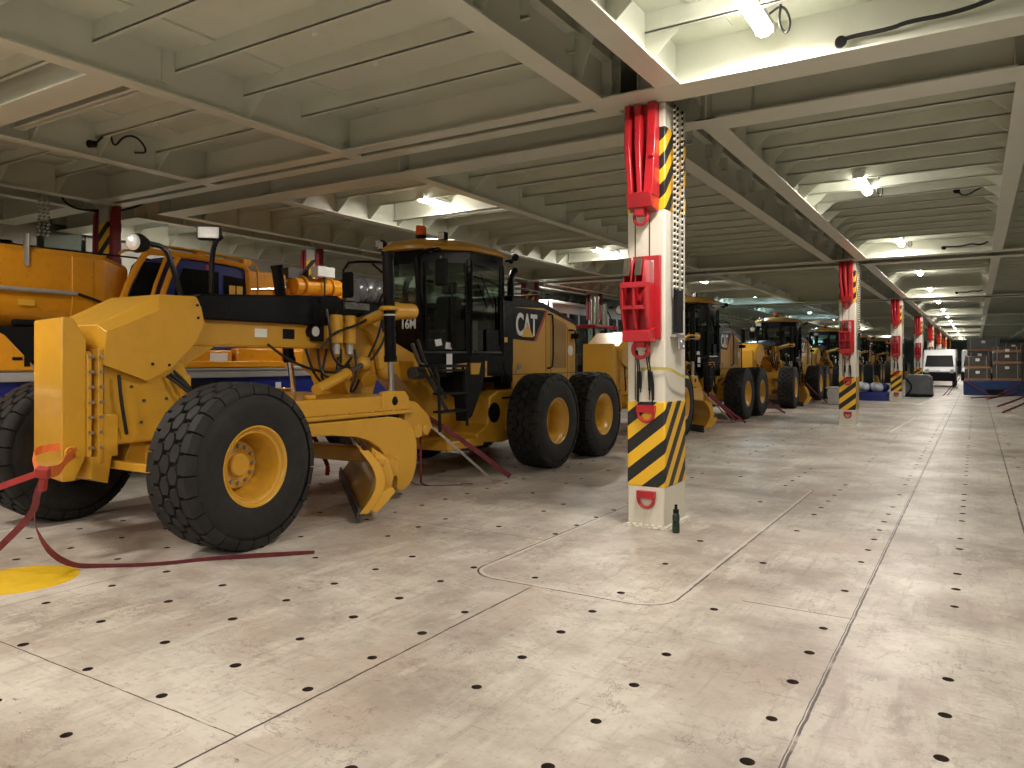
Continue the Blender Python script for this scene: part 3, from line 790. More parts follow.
    def liftcyl(x, y, xb, yb, ztop):
        m = M(); p0 = Vector((x,y,ztop)); p1 = Vector((xb,yb,1.30)); d = (p1-p0)
        e = p0 + d*((ztop-1.74)/(ztop-1.30))
        m.cyl(p0, e, .075, seg=24); m.cyl(p0, p0+d*.03, .085, seg=24); m.cyl(e-d*.04, e, .085, seg=24)
        a = L(m, 'lift_cylinder', 'black_paint', G, bevel=0)
        m = M(); m.cyl(e, p1, .042, seg=20); L(m, 'rod', 'chrome', a)
        m = M(); q = p0 + d*.43; m.cyl(q, q+d*.012, .079, seg=24); L(m, 'band', 'silver_paint', a)
        m = M(); m.sphere(p1+Vector((0,0,-.06)), .085, 16, 10); L(m, 'ball_joint', 'black_paint', a)
    liftcyl(1.04, 2.78, 1.04, 2.85, 3.14)
    liftcyl(-.84, 2.62, -.86, 2.95, 3.08)
    # centre shift cylinder
    m = M(); m.cyl((.95,1.65,1.42),(.72,2.35,1.58),.062,seg=20); m.cyl((.72,2.35,1.58),(.705,2.39,1.59),.075,seg=20); a = L(m, 'side_shift_cylinder', Y, G)
    m = M(); m.cyl((.72,2.35,1.58),(.58,2.8,1.70),.035,seg=16); L(m, 'rod', 'dark_steel', a)
    m = M(); m.sphere((.56,2.86,1.72),.10,16,10); L(m, 'ball_joint', Y, a)
    # drawbar and circle -------------------------------------------------------------
    m = M(); m.prism([(.4,-.25),(1.05,1.1),(1.08,3.05),(.98,3.2),(-.98,3.2),(-1.08,3.05),(-1.05,1.1),(-.4,-.25)] if False else [(-.18,.45),(.18,.45),(1.08,1.25),(1.08,3.05),(-1.08,3.05),(-1.08,1.25)], 1.12, 1.31, 'z')
    m.prism([(-.2,.4),(.2,.4),(1.13,1.2),(1.13,3.2),(-1.13,3.2),(-1.13,1.2)], 1.07, 1.12, 'z')
    for x in (1.03,-1.10): m.prism([(2.62,1.12),(2.62,1.36),(2.7,1.37),(3.05,1.36),(3.13,1.28),(3.13,1.12)], x, x+.07, 'x')
    m.cyl((0,.42,1.2),(0,.2,1.15),.12,seg=16); m.box(-.13,.13,.05,.45,1.1,1.3)
    for i in range(4): m.cyl((1.1,1.7+.36*i,1.12),(1.1,1.7+.36*i,1.14),.03,seg=8)
    for x, y in ((.8,1.35),(.6,1.5),(.9,1.6)): m.cyl((x,y,1.31),(x,y,1.36),.07,seg=14)
    L(m, 'drawbar', Y, G, bevel=.01)
    m = M(); m.lathe([(1.07,.70),(1.07,.95),(.99,.95),(.99,.70),(1.07,.70)], (0,2.15,0), 'z', 60); L(m, 'circle_ring', Y, G)
    P = [(1.1,1.06),(1.1,.93),(1.6,.91),(2.0,.86),(2.2,.80),(2.38,.70),(2.52,.57),(2.62,.45),(2.70,.36),(2.73,.27),(2.71,.17),(2.75,.12),(2.86,.12),(2.96,.17),(3.04,.26),(3.09,.38),(3.11,.55),(3.10,.72),(3.05,.85),(2.95,.96),(2.8,1.03),(2.6,1.06)]
    m = M(); m.prism(P, 1.17, 1.25, 'x'); L(m, 'circle_arm', Y, G, bevel=.01)
    m = M(); m.prism(P, -1.25, -1.17, 'x'); L(m, 'circle_arm', Y, G, bevel=.01)
    m = M(); m.box(-1.17,1.17,2.8,3.0,.42,.62); L(m, 'arm_crossbeam', Y, G, bevel=.02)
    # hanging lugs behind the drawbar
    m = M(); m.prism([(3.1,.74),(3.1,1.25),(3.35,1.2),(3.62,1.0),(3.68,.85),(3.6,.74)], .95, 1.05, 'x'); m.cyl((.7,3.3,.82),(1.12,3.3,.82),.09,seg=18); m.cyl((.7,3.5,.82),(1.10,3.5,.82),.07,seg=18)
    L(m, 'rear_lug', Y, G, bevel=.008)
    # moldboard: curved, turned towards the far tandem
    u = Vector((-.745,.667,0)); nrm = Vector((-.667,-.745,0)); B = Vector((1.74,1.50,0)); Ln = 3.2
    prof = []
    for i in range(13):
        t = i/12; a = -.72 + 1.62*t
        prof.append((-.52 + .60*math.cos(a) if False else -.20*math.sin(PI*min(1,t*.93+.03)), .10 + .68*t))
    th = .028
    m = M(); ring = [(a,b) for a, b in prof] + [(a-th,b) for a, b in prof[::-1]]; N = len(ring); vs = []
    for e in (0, Ln):
        for a, b in ring: vs.append(B + u*e + nrm*a + Vector((0,0,b)))
    m.add(vs, [list(range(N)), list(range(N,2*N))[::-1]] + [(i,N+i,N+(i+1)%N,(i+1)%N) for i in range(N)])
    mb = L(m, 'moldboard', Y, G, ang=50)
    def bx(m, e0, e1, n0, n1, z0, z1):
        vs = [B + u*e + nrm*a + Vector((0,0,z)) for z in (z0,z1) for a in (n0,n1) for e in (e0,e1)]
        m.add(vs, [(0,2,3,1),(4,5,7,6),(0,1,5,4),(2,6,7,3),(0,4,6,2),(1,3,7,5)])
    def px(m, e0, e1, poly):
        n = len(poly); vs = [B + u*e + nrm*a + Vector((0,0,z)) for e in (e0,e1) for a, z in poly]
        m.add(vs, [list(range(n)), list(range(n,2*n))[::-1]] + [(i,n+i,n+(i+1)%n,(i+1)%n) for i in range(n)])
    m = M(); bx(m, .0, Ln+.02, -.03, .0, .0, .17); bx(m, -.03, Ln, .0, .012, .03, .12); L(m, 'cutting_edge', 'dark_steel', mb)
    m = M(); px(m, -.012, .03, [(a+.01,b) for a, b in prof[:]] + [(a-.09,b) for a, b in prof[::-1]]); px(m, .0, .03, [(-.10,.16),(-.2,.3),(-.36,.38),(-.40,.32),(-.30,.2),(-.2,.1)])
    L(m, 'end_bit', Y, mb, bevel=.005)
    m = M(); bx(m, .12, Ln-.3, -.36, -.26, .26, .34); bx(m, .12, Ln-.3, -.30, -.22, .60, .67)
    for e in (.15,.55,1.2): px(m, e, e+.04, [(-.2,.2),(-.2,.75),(-.34,.66),(-.40,.46),(-.34,.22)])
    bx(m, .5, 1.7, -.5, -.36, .42, .6)
    L(m, 'moldboard_rails', Y, mb, bevel=.006)
    m = M(); m.cyl(B+u*.3+nrm*-.3+Vector((0,0,.47)), B+u*1.8+nrm*-.3+Vector((0,0,.47)), .055, seg=14); L(m, 'side_shift_rod', 'dark_steel', mb)
    # rear frame -------------------------------------------------------------------------
    m = M(); m.prism([(5.15,.48),(5.15,.62),(5.45,.75),(5.5,1.18),(5.75,1.27),(6.3,1.27),(8.9,1.2),(8.9,.7),(6.6,.5),(5.9,.42)], -.8, .8, 'x')
    m.box(-.6,.82,4.35,5.3,.42,.56)
    m.cyl((-.9,6.3,.9),(.92,6.3,.9),.28,seg=28)
    L(m, 'rear_frame', Y, G, bevel=.02)
    m = M(); m.cyl((.79,5.62,.92),(.815,5.62,.92),.16,seg=28); m.box(.8,.812,5.85,6.2,1.13,1.16); L(m, 'frame_opening', 'black_matte', G)
    for sx in (-1,1):
        m = M(); m.prism([(5.95,.6),(5.95,.98),(6.3,1.15),(8.1,1.15),(8.45,.98),(8.45,.6),(8.1,.5),(6.3,.5)], sx*.80 if sx>0 else -.98, .98 if sx>0 else -.80, 'x')
        L(m, 'tandem_case', Y, G, bevel=.015)
    # engine hood -------------------------------------------------------------------------
    hx = .78
    m = M(); m.prism([(6.22,1.05),(6.22,2.78),(7.3,2.74),(8.55,2.46),(8.62,2.3),(8.62,1.05)], -hx, hx, 'x')
    hd = L(m, 'engine_hood', Y, G, bevel=.025)
    m = M(); m.prism([(6.20,2.66),(6.20,2.85),(7.28,2.80),(8.60,2.50),(8.60,2.44),(7.28,2.70)], -hx-.012, hx+.012, 'x')
    L(m, 'hood_top', 'black_paint', hd, bevel=.015)
    m = M(); m.prism([(6.23,2.12),(6.23,2.66),(7.34,2.66),(6.92,2.10)], hx+.002, hx+.008, 'x'); L(m, 'hood_decal', 'black_paint', hd)
    m = M(); m.prism([(6.95,2.10),(7.36,2.66),(7.42,2.66),(7.01,2.10)], hx+.002, hx+.009, 'x'); L(m, 'decal_stripe', 'decal_red', hd)
    text_mesh('CAT', 'decal_letters', 'decal_white', G, WL[G]+Vector((hx+.009,6.31,2.20)), .52, .70, (PI/2,0,PI/2), .014)
    m = M(); m.prism([(6.50,2.165),(6.70,2.40),(6.90,2.165)], hx+.009, hx+.013, 'x'); L(m, 'decal_triangle', 'decal_yellow', hd)
    m = M(); m.prism([(7.62,1.62),(7.62,2.56),(8.15,2.45),(8.15,1.62)], hx+.001, hx+.006, 'x'); m.box(hx+.001,hx+.006,7.62,8.15,1.2,1.45); L(m, 'grille_panel', 'mesh_grille', hd)
    m = M()
    for a, b, c, d in ((6.24,1.52,8.55,1.53),(7.36,1.55,7.368,2.6),(8.2,1.2,8.208,2.4),(7.55,1.1,7.558,2.6)): m.box(hx,hx+.004,a,c,b,d)
    L(m, 'panel_seams', 'black_matte', hd)
    m = M(); m.tube([(hx,7.45,2.6),(hx+.05,7.45,2.6),(hx+.05,7.55,2.58),(hx+.05,7.55,1.66),(hx+.05,7.42,1.62),(hx,7.42,1.62)], .017, 8, 1); L(m, 'handrail', 'black_paint', hd); m = M()
    m.tube([(hx,8.25,2.34),(hx+.06,8.3,2.34),(hx+.06,8.45,2.32),(hx+.06,8.45,1.3)], .017, 8, 1)
    L(m, 'handrail', 'black_paint', hd)
    m = M(); m.tube([(.7,6.35,2.82),(.7,6.35,3.02),(.7,7.6,2.98),(.7,7.6,2.74)], .017, 8, 1); m.tube([(-.7,6.35,2.82),(-.7,6.35,3.02),(-.7,7.6,2.98),(-.7,7.6,2.74)], .017, 8, 1); m.tube([(.7,7.6,2.98),(-.7,7.6,2.98)], .017, 8)
    L(m, 'roof_rail', 'black_paint', hd)
    m = M(); m.cyl((hx,6.42,1.66),(hx+.03,6.42,1.66),.05,seg=18); m.box(hx,hx+.015,6.3,6.38,1.54,1.6); L(m, 'door_latch', 'chrome', hd)
    m = M(); m.cyl((hx+.001,8.33,1.95),(hx+.006,8.33,1.95),.1,seg=20); L(m, 'round_label', 'decal_white', hd)
    m = M(); m.box(hx-.02,hx+.16,8.36,8.6,2.18,2.28); L(m, 'tail_lamp', 'black_matte', hd)
    m = M(); m.cyl((.35,6.85,2.8),(.35,6.85,3.16),.065,seg=18); m.tube([(.35,6.85,3.12),(.35,6.86,3.22),(.35,6.93,3.34),(.35,7.0,3.38)], .06, 14, 2); L(m, 'exhaust_stack', 'black_paint', hd)
    m = M(); m.lathe([(2.8,.1),(3.0,.1),(3.02,.12),(3.1,.12),(3.12,.06),(3.12,0)], (-.1,6.5,0), 'z', 20); m.cyl((.45,6.4,2.8),(.45,6.4,2.96),.06,seg=14); L(m, 'air_precleaner', 'black_matte', hd)
    # black tapered panel between cab and hood
    m = M(); m.prism([(5.75,2.75),(6.2,2.75),(6.2,1.75),(6.12,1.3),(6.02,1.3),(5.8,1.9)], .55, .81, 'x'); m.prism([(5.75,2.75),(6.2,2.75),(6.2,1.3),(6.0,1.3)], -.81, -.55, 'x'); m.box(-.8,.8,5.85,6.2,1.4,2.72)
    L(m, 'bulkhead_panel', 'black_paint', G, bevel=.015)
    m = M(); m.box(.812,.818,5.86,6.0,2.06,2.14); L(m, 'yellow_label', 'decal_yellow', G)
    # cab -------------------------------------------------------------------------------------
    pl = [(-.30,4.38),(.30,4.38),(.82,4.92),(.84,5.82),(-.84,5.82),(-.82,4.92)]
    def sc(k, dy=0): return [(a*k,(b-5.0)*k+5.0+dy) for a, b in pl]
    m = M(); m.prism(pl, 1.50, 1.86, 'z'); m.prism([(-.30,4.365),(.30,4.365),(.33,4.42),(-.33,4.42)], 1.5, 2.50, 'z')
    m.prism([(5.35,1.86),(5.35,2.25),(5.80,2.25),(5.80,1.86)], .80, .84, 'x')
    cb = L(m, 'cab_body', 'black_paint', G, bevel=.015)
    m = M(); pil = [(a*.985,(b-5)*.985+5) for a, b in pl]
    for i, (a, b) in enumerate(pil):
        w = .045 if i != 2 and i != 5 else .05
        lean = -.10 if i in (0,1) else 0
        m.cyl((a,b,1.84),(a*(1.0),b+lean,3.3), w, seg=8)
    n = len(pil)
    for i in range(n):
        a = pil[i]; b = pil[(i+1)%n]; m.cyl((a[0],a[1],1.88),(b[0],b[1],1.88),.035,seg=6)
    m.prism(sc(1.0), 3.24, 3.44, 'z')
    # door frame on the two angled faces
    for sx in (1,-1):
        for t in (.10,.93):
            x = sx*(.30+(.52)*t); y = 4.38+.54*t; m.cyl((x,y,1.9),(x,y-.03,3.25),.02,seg=6)
    L(m, 'cab_frame', 'black_paint', cb, bevel=0)
    ins = sc(.965)
    for i in range(n):
        a = ins[i]; b = ins[(i+1)%n]; m = M()
        z0 = 2.50 if i == 0 else (2.25 if i == 3 else 1.9)
        m.add([(a[0],a[1],z0),(b[0],b[1],z0),(b[0],b[1],3.26),(a[0],a[1],3.26)], [(0,1,2,3)])
        L(m, 'cab_window', 'tinted_glass', cb)
    m = M(); rf = [(-.36,4.26),(-.2,4.20),(.2,4.20),(.36,4.26),(.90,4.85),(.93,5.6),(.85,5.92),(-.85,5.92),(-.93,5.6),(-.90,4.85)]
    def scl(k): return [(a*k,(b-5.0)*k+5.0) for a, b in rf]
    nn = len(rf); vs = [(a,b,3.43) for a, b in rf] + [(a,b,3.48) for a, b in scl(1.0)] + [(a,b,3.58) for a, b in scl(.85)] + [(a,b,3.65) for a, b in scl(.45)]
    fs = [list(range(nn))[::-1], list(range(3*nn,4*nn))]
    for lv in range(3): fs += [(lv*nn+i, lv*nn+(i+1)%nn, (lv+1)*nn+(i+1)%nn, (lv+1)*nn+i) for i in range(nn)]
    m.add(vs, fs); L(m, 'cab_roof', Y, cb, ang=45)
    m = M(); m.cyl((.04,4.7,3.5),(.04,4.7,3.70),.06,seg=16); m.cyl((.04,4.7,3.67),(.04,4.7,3.71),.085,seg=20); bc = L(m, 'beacon', 'black_matte', cb)
    m = M(); m.lathe([(3.71,.085),(3.83,.08),(3.86,.07),(3.875,0)], (.04,4.7,0), 'z', 24); L(m, 'beacon_dome', 'amber', cb)
    def wl(x, y, z, nm='work_lamp'):
        m = M(); m.obox((x,y,z+.10),(.12,.09,.12)); m.cyl((x,y,z),(x,y,z+.05),.015,seg=8); o = L(m, nm, 'black_matte', cb, bevel=.01)
        m = M(); m.obox((x,y-.048,z+.10),(.10,.006,.10)); L(m, 'lens', 'lamp_reflector', cb)
    wl(.50,4.66,3.55); wl(-.45,4.36,3.44); wl(-.62,4.5,3.50)
    m = M(); m.cyl((.93,5.75,3.36),(1.05,5.8,3.38),.02,seg=8); m.sphere((1.08,5.82,3.42),.06,12,8); m.sphere((1.0,5.82,3.36),.04,12,8); L(m, 'rear_lamp', 'black_matte', cb)
    text_mesh('16M', 'model_lettering', 'decal_white', G, WL[G]+Vector((-.075,4.350,2.245)), .20, .85, (PI/2,0,0), .006)
    # stickers on the door glass
    m = M()
    d = Vector((.52,.54,0)).normalized(); nn_ = Vector((d.y,-d.x,0))
    for t, z, sz, r in ((.26,2.03,.10,.2),(.42,1.98,.10,-.15)):
        c = Vector((.30,4.38,0)) + d*(t) + nn_*.012 + Vector((0,0,z))
        e = d*math.cos(r)+Vector((0,0,math.sin(r))); f = Vector((0,0,math.cos(r)))-d*math.sin(r)
        m.add([c-e*sz/2-f*sz/2,c+e*sz/2-f*sz/2,c+e*sz/2+f*sz/2,c-e*sz/2+f*sz/2], [(0,1,2,3)])
    c = Vector((.30,4.38,0)) + d*.42 + nn_*.05 + Vector((0,0,1.72))
    m.add([c-d*.045-Vector((0,0,.14)),c+d*.045-Vector((0,0,.14)),c+d*.045+Vector((0,0,.14)),c-d*.045+Vector((0,0,.14))], [(0,1,2,3)])
    L(m, 'door_sticker', 'decal_white', cb)
    # interior
    m = M(); m.obox((0,5.2,2.18),(.5,.5,.14)); m.obox((0,5.45,2.5),(.46,.14,.62),(-.15,0,0)); m.obox((0,5.5,2.95),(.28,.1,.2)); m.box(-.3,.3,5.0,5.4,1.86,2.1); L(m, 'seat', 'seat_fabric', cb, bevel=.04)
    m = M(); m.tube([(0,4.6,1.9),(0,4.7,2.3),(0,4.78,2.5)], .05, 8); m.torus((0,4.82,2.55),.17,.018,'z',20,6); m.box(-.25,.25,4.48,4.66,1.86,2.42); m.box(.3,.5,5.0,5.6,1.86,2.4); m.box(-.5,-.3,5.0,5.6,1.86,2.4); L(m, 'console', 'black_matte', cb, bevel=.01)
    # door handrail, mirrors
    m = M()
    p = Vector((.30,4.38,0))+d*.45+nn_*.08
    m.tube([(p.x,p.y,2.9),(p.x,p.y,1.95)], .014, 8); q = Vector((.84,5.3,0))
    m.tube([(.83,5.0,3.05),(.88,5.2,3.02),(.88,5.75,2.95),(.88,5.78,2.0)], .016, 8, 1); m.tube([(.86,5.15,3.1),(.86,5.5,2.6)], .01, 6)
    L(m, 'grab_rail', 'black_paint', cb)
    m = M(); m.tube([(.28,4.34,3.3),(.5,4.2,3.38),(.85,4.1,3.38),(.91,4.06,3.3),(.91,4.06,3.2)], .02, 8, 1); m.tube([(.28,4.34,3.1),(.4,4.25,3.32)], .015, 6); mr = L(m, 'mirror', 'black_paint', G)
    m = M(); m.obox((.91,4.08,3.02),(.21,.08,.40)); L(m, 'mirror_head', 'black_matte', mr, bevel=.035)
    m = M(); m.tube([(-.28,4.36,3.26),(-.6,4.1,3.28),(-.90,3.98,3.26),(-.90,3.97,2.85)], .02, 8, 1); m.tube([(-.28,4.36,3.0),(-.5,4.18,3.25)], .015, 6); mr = L(m, 'mirror', 'black_paint', G)
    m = M(); m.obox((-.80,3.97,2.92),(.20,.08,.40)); L(m, 'mirror_head', 'black_matte', mr, bevel=.035)
    # headlamps on stalks
    for (x, y0, pts, hc, rx) in ((.30,.3,[(.30,.38,2.42),(.28,.28,2.75),(.26,.22,2.93),(.22,.05,2.95)],(.20,-.03,2.94),1),(.22,.78,[(.22,.80,2.5),(.22,.80,2.9),(.26,.82,3.08),(.34,.84,3.12)],(.20,.76,3.16),2)):
        m = M(); m.tube(pts, .028, 10, 2); st = L(m, 'headlamp_stalk', 'black_paint', G)
        m = M()
        if rx == 1:
            m.lathe([(-.10,.0),(-.09,.085),(-.02,.10),(.08,.07),(.12,.02)], (0,0,0), 'y', 24)
            spin(m, hc, .35)
        else: m.obox((hc[0],hc[1]+.03,hc[2]),(.25,.12,.15),(0,0,.75))
        L(m, 'headlamp_shell', 'black_matte', st, bevel=.02 if rx==2 else 0)
        m = M()
        if rx == 1:
            m.lathe([(-.125,.0),(-.118,.05),(-.10,.078),(-.088,.083)], (0,0,0), 'y', 24); spin(m, hc, .35)
        else: m.obox((hc[0]+.044,hc[1]-.018,hc[2]),(.22,.02,.125),(0,0,.75))
        L(m, 'headlamp_lens', 'lamp_reflector', st, bevel=.008 if rx==2 else 0)
    # accumulators with hoses
    for y in (2.50,2.74):
        m = M(); m.cyl((.42,y,1.98),(.42,y,2.33),.085,seg=24); m.cyl((.42,y,2.20),(.42,y,2.24),.093,seg=24); m.sphere((.42,y,2.33),.084,20,8,(1,1,.25)); a = L(m, 'accumulator', Y, G)
        m = M(); m.cyl((.42,y,1.84),(.42,y,1.98),.045,seg=12); L(m, 'valve', 'silver_paint', a)
    m = M(); m.box(.24,.36,2.4,2.9,2.0,2.2); L(m, 'accumulator_bracket', Y, G)
    m = M()
    H = [[(.45,2.3,2.4),(.5,2.3,2.2),(.5,2.35,1.7),(.5,2.9,1.62),(.62,3.2,2.0),(.6,3.3,2.4)],
         [(.4,2.35,1.9),(.5,2.2,1.7),(.45,2.2,1.5),(.4,2.5,1.45),(.35,2.6,1.8)],
         [(.4,2.6,1.9),(.5,2.5,1.65),(.5,2.3,1.42),(.45,2.1,1.55),(.4,2.0,1.9)],
         [(.3,1.5,1.95),(.45,1.7,1.75),(.5,2.1,1.62),(.5,2.5,1.6),(.4,2.8,1.8)],
         [(.45,2.8,1.9),(.55,2.75,1.6),(.5,2.65,1.35),(.45,2.8,1.35),(.4,3.0,1.6)],
         [(.35,3.1,2.4),(.6,2.9,2.3),(.65,2.6,2.2),(.55,2.3,2.1),(.45,2.2,1.9)],
         [(.5,3.2,2.5),(.7,3.1,2.7),(.8,3.0,2.5),(.7,3.0,2.1),(.6,2.9,1.8)],
         [(.4,2.2,1.9),(.55,2.1,1.6),(.6,2.3,1.5),(.5,2.55,1.52),(.45,2.7,1.7)],
         [(.50,-.42,1.62),(.50,-.40,1.4),(.50,-.36,1.15),(.48,-.33,1.05)],
         [(.46,.1,1.6),(.55,.2,1.5),(.6,.35,1.35),(.6,.5,1.2)],[(.44,.15,1.62),(.52,.25,1.52),(.56,.38,1.36),(.55,.5,1.1)],[(.40,.2,1.66),(.5,.3,1.52),(.5,.45,1.3),(.5,.55,1.0)]]
    for h in H: m = M(); m.tube(h, .017, 8, 2); L(m, 'hydraulic_hose', 'hose_rubber', G)
    # ladder, fender, tank ---------------------------------------------------------
    m = M()
    for y in (3.66,4.30): m.tube([(1.12,y,1.66),(1.18,y,1.5),(1.2,y,.82 if y > 4 else .78)], .022, 8, 1)
    for z in (1.62,1.30,1.05): m.box(1.08,1.24,3.66,4.30,z-.015,z+.015)
    m.box(.8,1.2,3.7,4.3,1.66,1.70)
    L(m, 'ladder', 'black_matte', G)
    m = M(); m.prism([(4.5,1.7),(5.05,1.74),(5.12,1.62),(5.0,1.3),(4.75,.92),(4.6,.85),(4.55,1.2)], .78, .98, 'x'); m.prism([(5.0,1.25),(5.9,1.0),(5.9,1.75),(4.5,1.75)], -.75, .40, 'x')
    L(m, 'step_box', 'black_matte', G, bevel=.015)
    m = M(); m.prism([(4.7,1.55),(4.7,1.72),(4.95,1.72),(4.9,1.55)], .98, 1.0, 'x'); L(m, 'step_bracket', Y, G); m = M(); m.prism([(5.32,1.5),(5.32,1.75),(5.5,1.75),(5.52,1.5)], .80, .83, 'x'); L(m, 'side_bracket', Y, G); m = M(); m.prism([(4.3,1.60),(4.3,1.70),(4.55,1.72),(4.5,1.6)], .98, 1.02, 'x'); L(m, 'step_bracket', Y, G); m = M()
    m.prism([(4.0,1.45),(3.95,1.75),(4.3,1.7),(4.35,1.5)], .25, .5, 'x')
    L(m, 'battery_bracket', Y, G, bevel=.008)
    m = M(); m.cyl((.66,3.72,1.58),(.66,3.95,1.58),.09,seg=16); m.tube([(.6,3.8,2.0),(.66,3.9,1.7),(.66,4.1,1.5),(.7,4.5,1.0)], .03, 8, 1); m.tube([(.62,3.9,2.05),(.6,4.1,1.7),(.68,4.5,1.2)], .025, 8, 1); L(m, 'pipe_bundle', 'dark_steel', G)
    # rear ripper
    m = M(); m.box(-.7,.7,8.62,8.78,.7,1.9); m.box(-1.0,1.0,8.95,9.15,.75,.95)
    for x in (-.75,0,.75): m.prism([(8.95,.9),(9.15,.9),(9.1,.35),(8.85,.28),(8.95,.45)], x-.03, x+.03, 'x')
    for x in (-.5,.5): m.cyl((x,8.75,.85),(x,9.0,.85),.05,seg=10)
    L(m, 'ripper', Y, G, bevel=.01)
    return G
g0 = make_grader('yellow motor grader nearest the viewer, with its front wheel, blade and cab fully in view')
for k, lb in enumerate(['second motor grader from the viewer, its cab seen just right of the nearest column',
                        'third motor grader, its front wheel and cab standing left of the second column',
                        'fourth motor grader, its cab seen between the second and third columns',
                        'fifth motor grader, between the third and fourth columns',
                        'sixth motor grader, far down the row behind the fourth column', 'farthest motor grader, at the end of the row'], 1):
    dup(g0, (0, 12.3*k - (.28 if k == 1 else .15), 0), lb)

# ------------------------------------------------------------------ mobile crane behind the nearest grader (world coords)
CY = 'crane_yellow'
cr = empty('mobile_crane', (-11.6,6.5,0), 'orange and blue mobile crane with telescopic boom behind the nearest grader', 'crane')
def U_boom(xc, w, zt, zb):
    r = w/2; p = [(xc+r,zt-.08),(xc+r-.08,zt),(xc-r+.08,zt),(xc-r,zt-.08)]
    for i in range(9):
        a = PI - (PI)*i/8; p.append((xc+r*math.cos(a), zb+r*.75-(r*.75)*math.sin(a)))
    return p
m = M(); pr = U_boom(-11.15,1.10,3.27,2.12); m.prism(pr, -4, 6.05, 'y'); m.prism([(a*1+(a+11.15)*.02,b) for a,b in pr], 5.6, 5.9, 'y')
m.prism(pr, 6.05, 6.5, 'y', taper=[(-11.15+(a+11.15)*.7, 2.85+(b-2.85)*.75) for a, b in pr])
L_ = m.build('boom', CY, cr, bevel=.01)
m = M(); m.cyl((-10.56,-2,2.72),(-10.56,5.65,2.68),.03,seg=12); m.build('boom_rod', 'silver_paint', cr)
m = M(); m.cyl((-10.60,5.02,3.42),(-10.60,5.02,3.0),.03,seg=8); m.box(-10.64,-10.58,5.0,5.05,3.0,3.4); m.build('boom_pin', 'steel', cr)
m = M(); m.tube([(-10.56,5.65,2.68),(-10.5,5.9,2.6),(-10.5,6.3,2.45)], .02, 8, 1); m.tube([(-11.0,-3,3.36),(-11.0,5,3.32),(-11,7,3.34)], .015, 6); m.build('boom_hose', 'hose_rubber', cr)
m = M(); m.box(-10.598,-10.59,4.92,5.12,2.48,2.56); m.build('warning_label', 'decal_yellow', cr)
m = M(); m.prism([(4.6,2.5),(6.9,2.6),(6.9,1.65),(6.0,1.65),(5.0,2.3)], -11.6, -10.75, 'x'); m.box(-12,-10.4,6.2,9.2,1.62,1.75); m.build('turntable_frame', CY, cr, bevel=.015)
m = M(); m.box(-11.8,-10.9,2.5,5.3,1.7,2.42); m.box(-10.9,-10.6,4.3,5.2,1.75,2.2); m.cyl((-10.7,4.9,2.25),(-10.7,5.35,2.25),.05,seg=10); m.torus((-10.7,5.4,2.18),.07,.025,'x',14,6); m.build('machinery', 'black_matte', cr, bevel=.01)
m = M(); m.box(-10.62,-10.59,4.75,4.9,1.78,1.83); m.build('tail_marker', 'red_paint', cr)
m = M(); m.prism([(4.0,2.45),(4.70,2.08),(5.02,1.72),(5.05,1.62),(3.6,1.62),(3.6,2.45)], -11.4, -10.45, 'x'); m.build('fender', CY, cr, bevel=.02)
m = M(); m.box(-10.449,-10.444,4.78,4.9,1.76,1.80); m.box(-10.449,-10.444,4.92,4.99,1.68,1.84); m.build('fender_label', 'black_matte', cr)
m = M(); m.box(-12.4,-10.42,-1,13,1.48,1.60); m.box(-10.43,-10.40,6.5,12.5,1.60,1.66); m.build('deck_strip', 'silver_paint', cr, bevel=.01)
m = M(); m.box(-12.4,-10.46,-1,13,.85,1.48); m.box(-12.4,-10.44,8.9,9.6,.55,1.1); m.build('chassis', 'crane_blue', cr, bevel=.02)
m = M(); m.box(-10.43,-10.41,6.9,8.0,1.30,1.42); m.box(-12.3,-10.5,-1,13,.5,.85); m.build('undercarriage', 'black_matte', cr)
m = M(); m.box(-10.445,-10.438,9.0,9.12,1.28,1.38); m.build('white_plate', 'decal_white', cr)
m = M(); m.box(-11.3,-10.5,7.2,8.15,1.66,1.93); m.box(-11.3,-10.5,8.25,9.2,1.66,1.97); m.box(-11.3,-10.55,9.3,10.2,1.66,1.95); m.build('side_locker', CY, cr, bevel=.03)
m = M(); m.box(-10.5,-10.495,7.72,8.05,1.72,1.88); m.build('locker_plate', 'decal_white', cr)
ct = tyre_mesh(.62,.22,.30,26)
first = None
for y in (1.5,3.4,7.6,9.3,11):
    if first is None:
        o = L(ct, 'tyre', 'rubber', cr, (1.02,y-6.5,.62)); q = M(); q.lathe([(.14,.29),(.18,.31),(.12,.27),(.0,.25),(.0,0)], seg=32); L(q, 'rim', 'silver_paint', o); first = o
    else: inst(first, cr, (1.02,y-6.5,.62), (0,0,0))
# operator cab
cc = None
sidep = [(6.80,2.0),(6.86,2.75),(7.02,3.28),(7.12,3.38),(8.50,3.36),(8.58,3.28),(8.58,1.9)]
m = M(); m.prism(sidep, -11.55, -10.66, 'x'); cc = m.build('operator_cab', 'crane_blue', cr, bevel=.03)
m = M()
def strip(pts, w=.05, x=-10.64): m.tube([(x,a,b) for a, b in pts], w, 8, 1)
strip([(6.28,2.3),(6.36,2.75),(6.66,3.33),(6.8,3.43),(8.45,3.40),(8.60,3.28),(8.60,1.95)], .05)
strip([(6.9,2.2),(6.95,2.7),(7.15,3.22),(7.25,3.38)], .045); strip([(6.72,2.2),(6.80,2.75),(7.05,3.38)], .028)
m.tube([(-10.7,6.8,3.44),(-10.72,6.95,3.55),(-10.72,8.7,3.50),(-10.72,8.85,3.38),(-10.72,8.85,2.9)], .02, 8, 2)
m.tube([(-11.5,6.8,3.44),(-11.5,6.95,3.55),(-11.5,8.7,3.50)], .02, 8, 2)
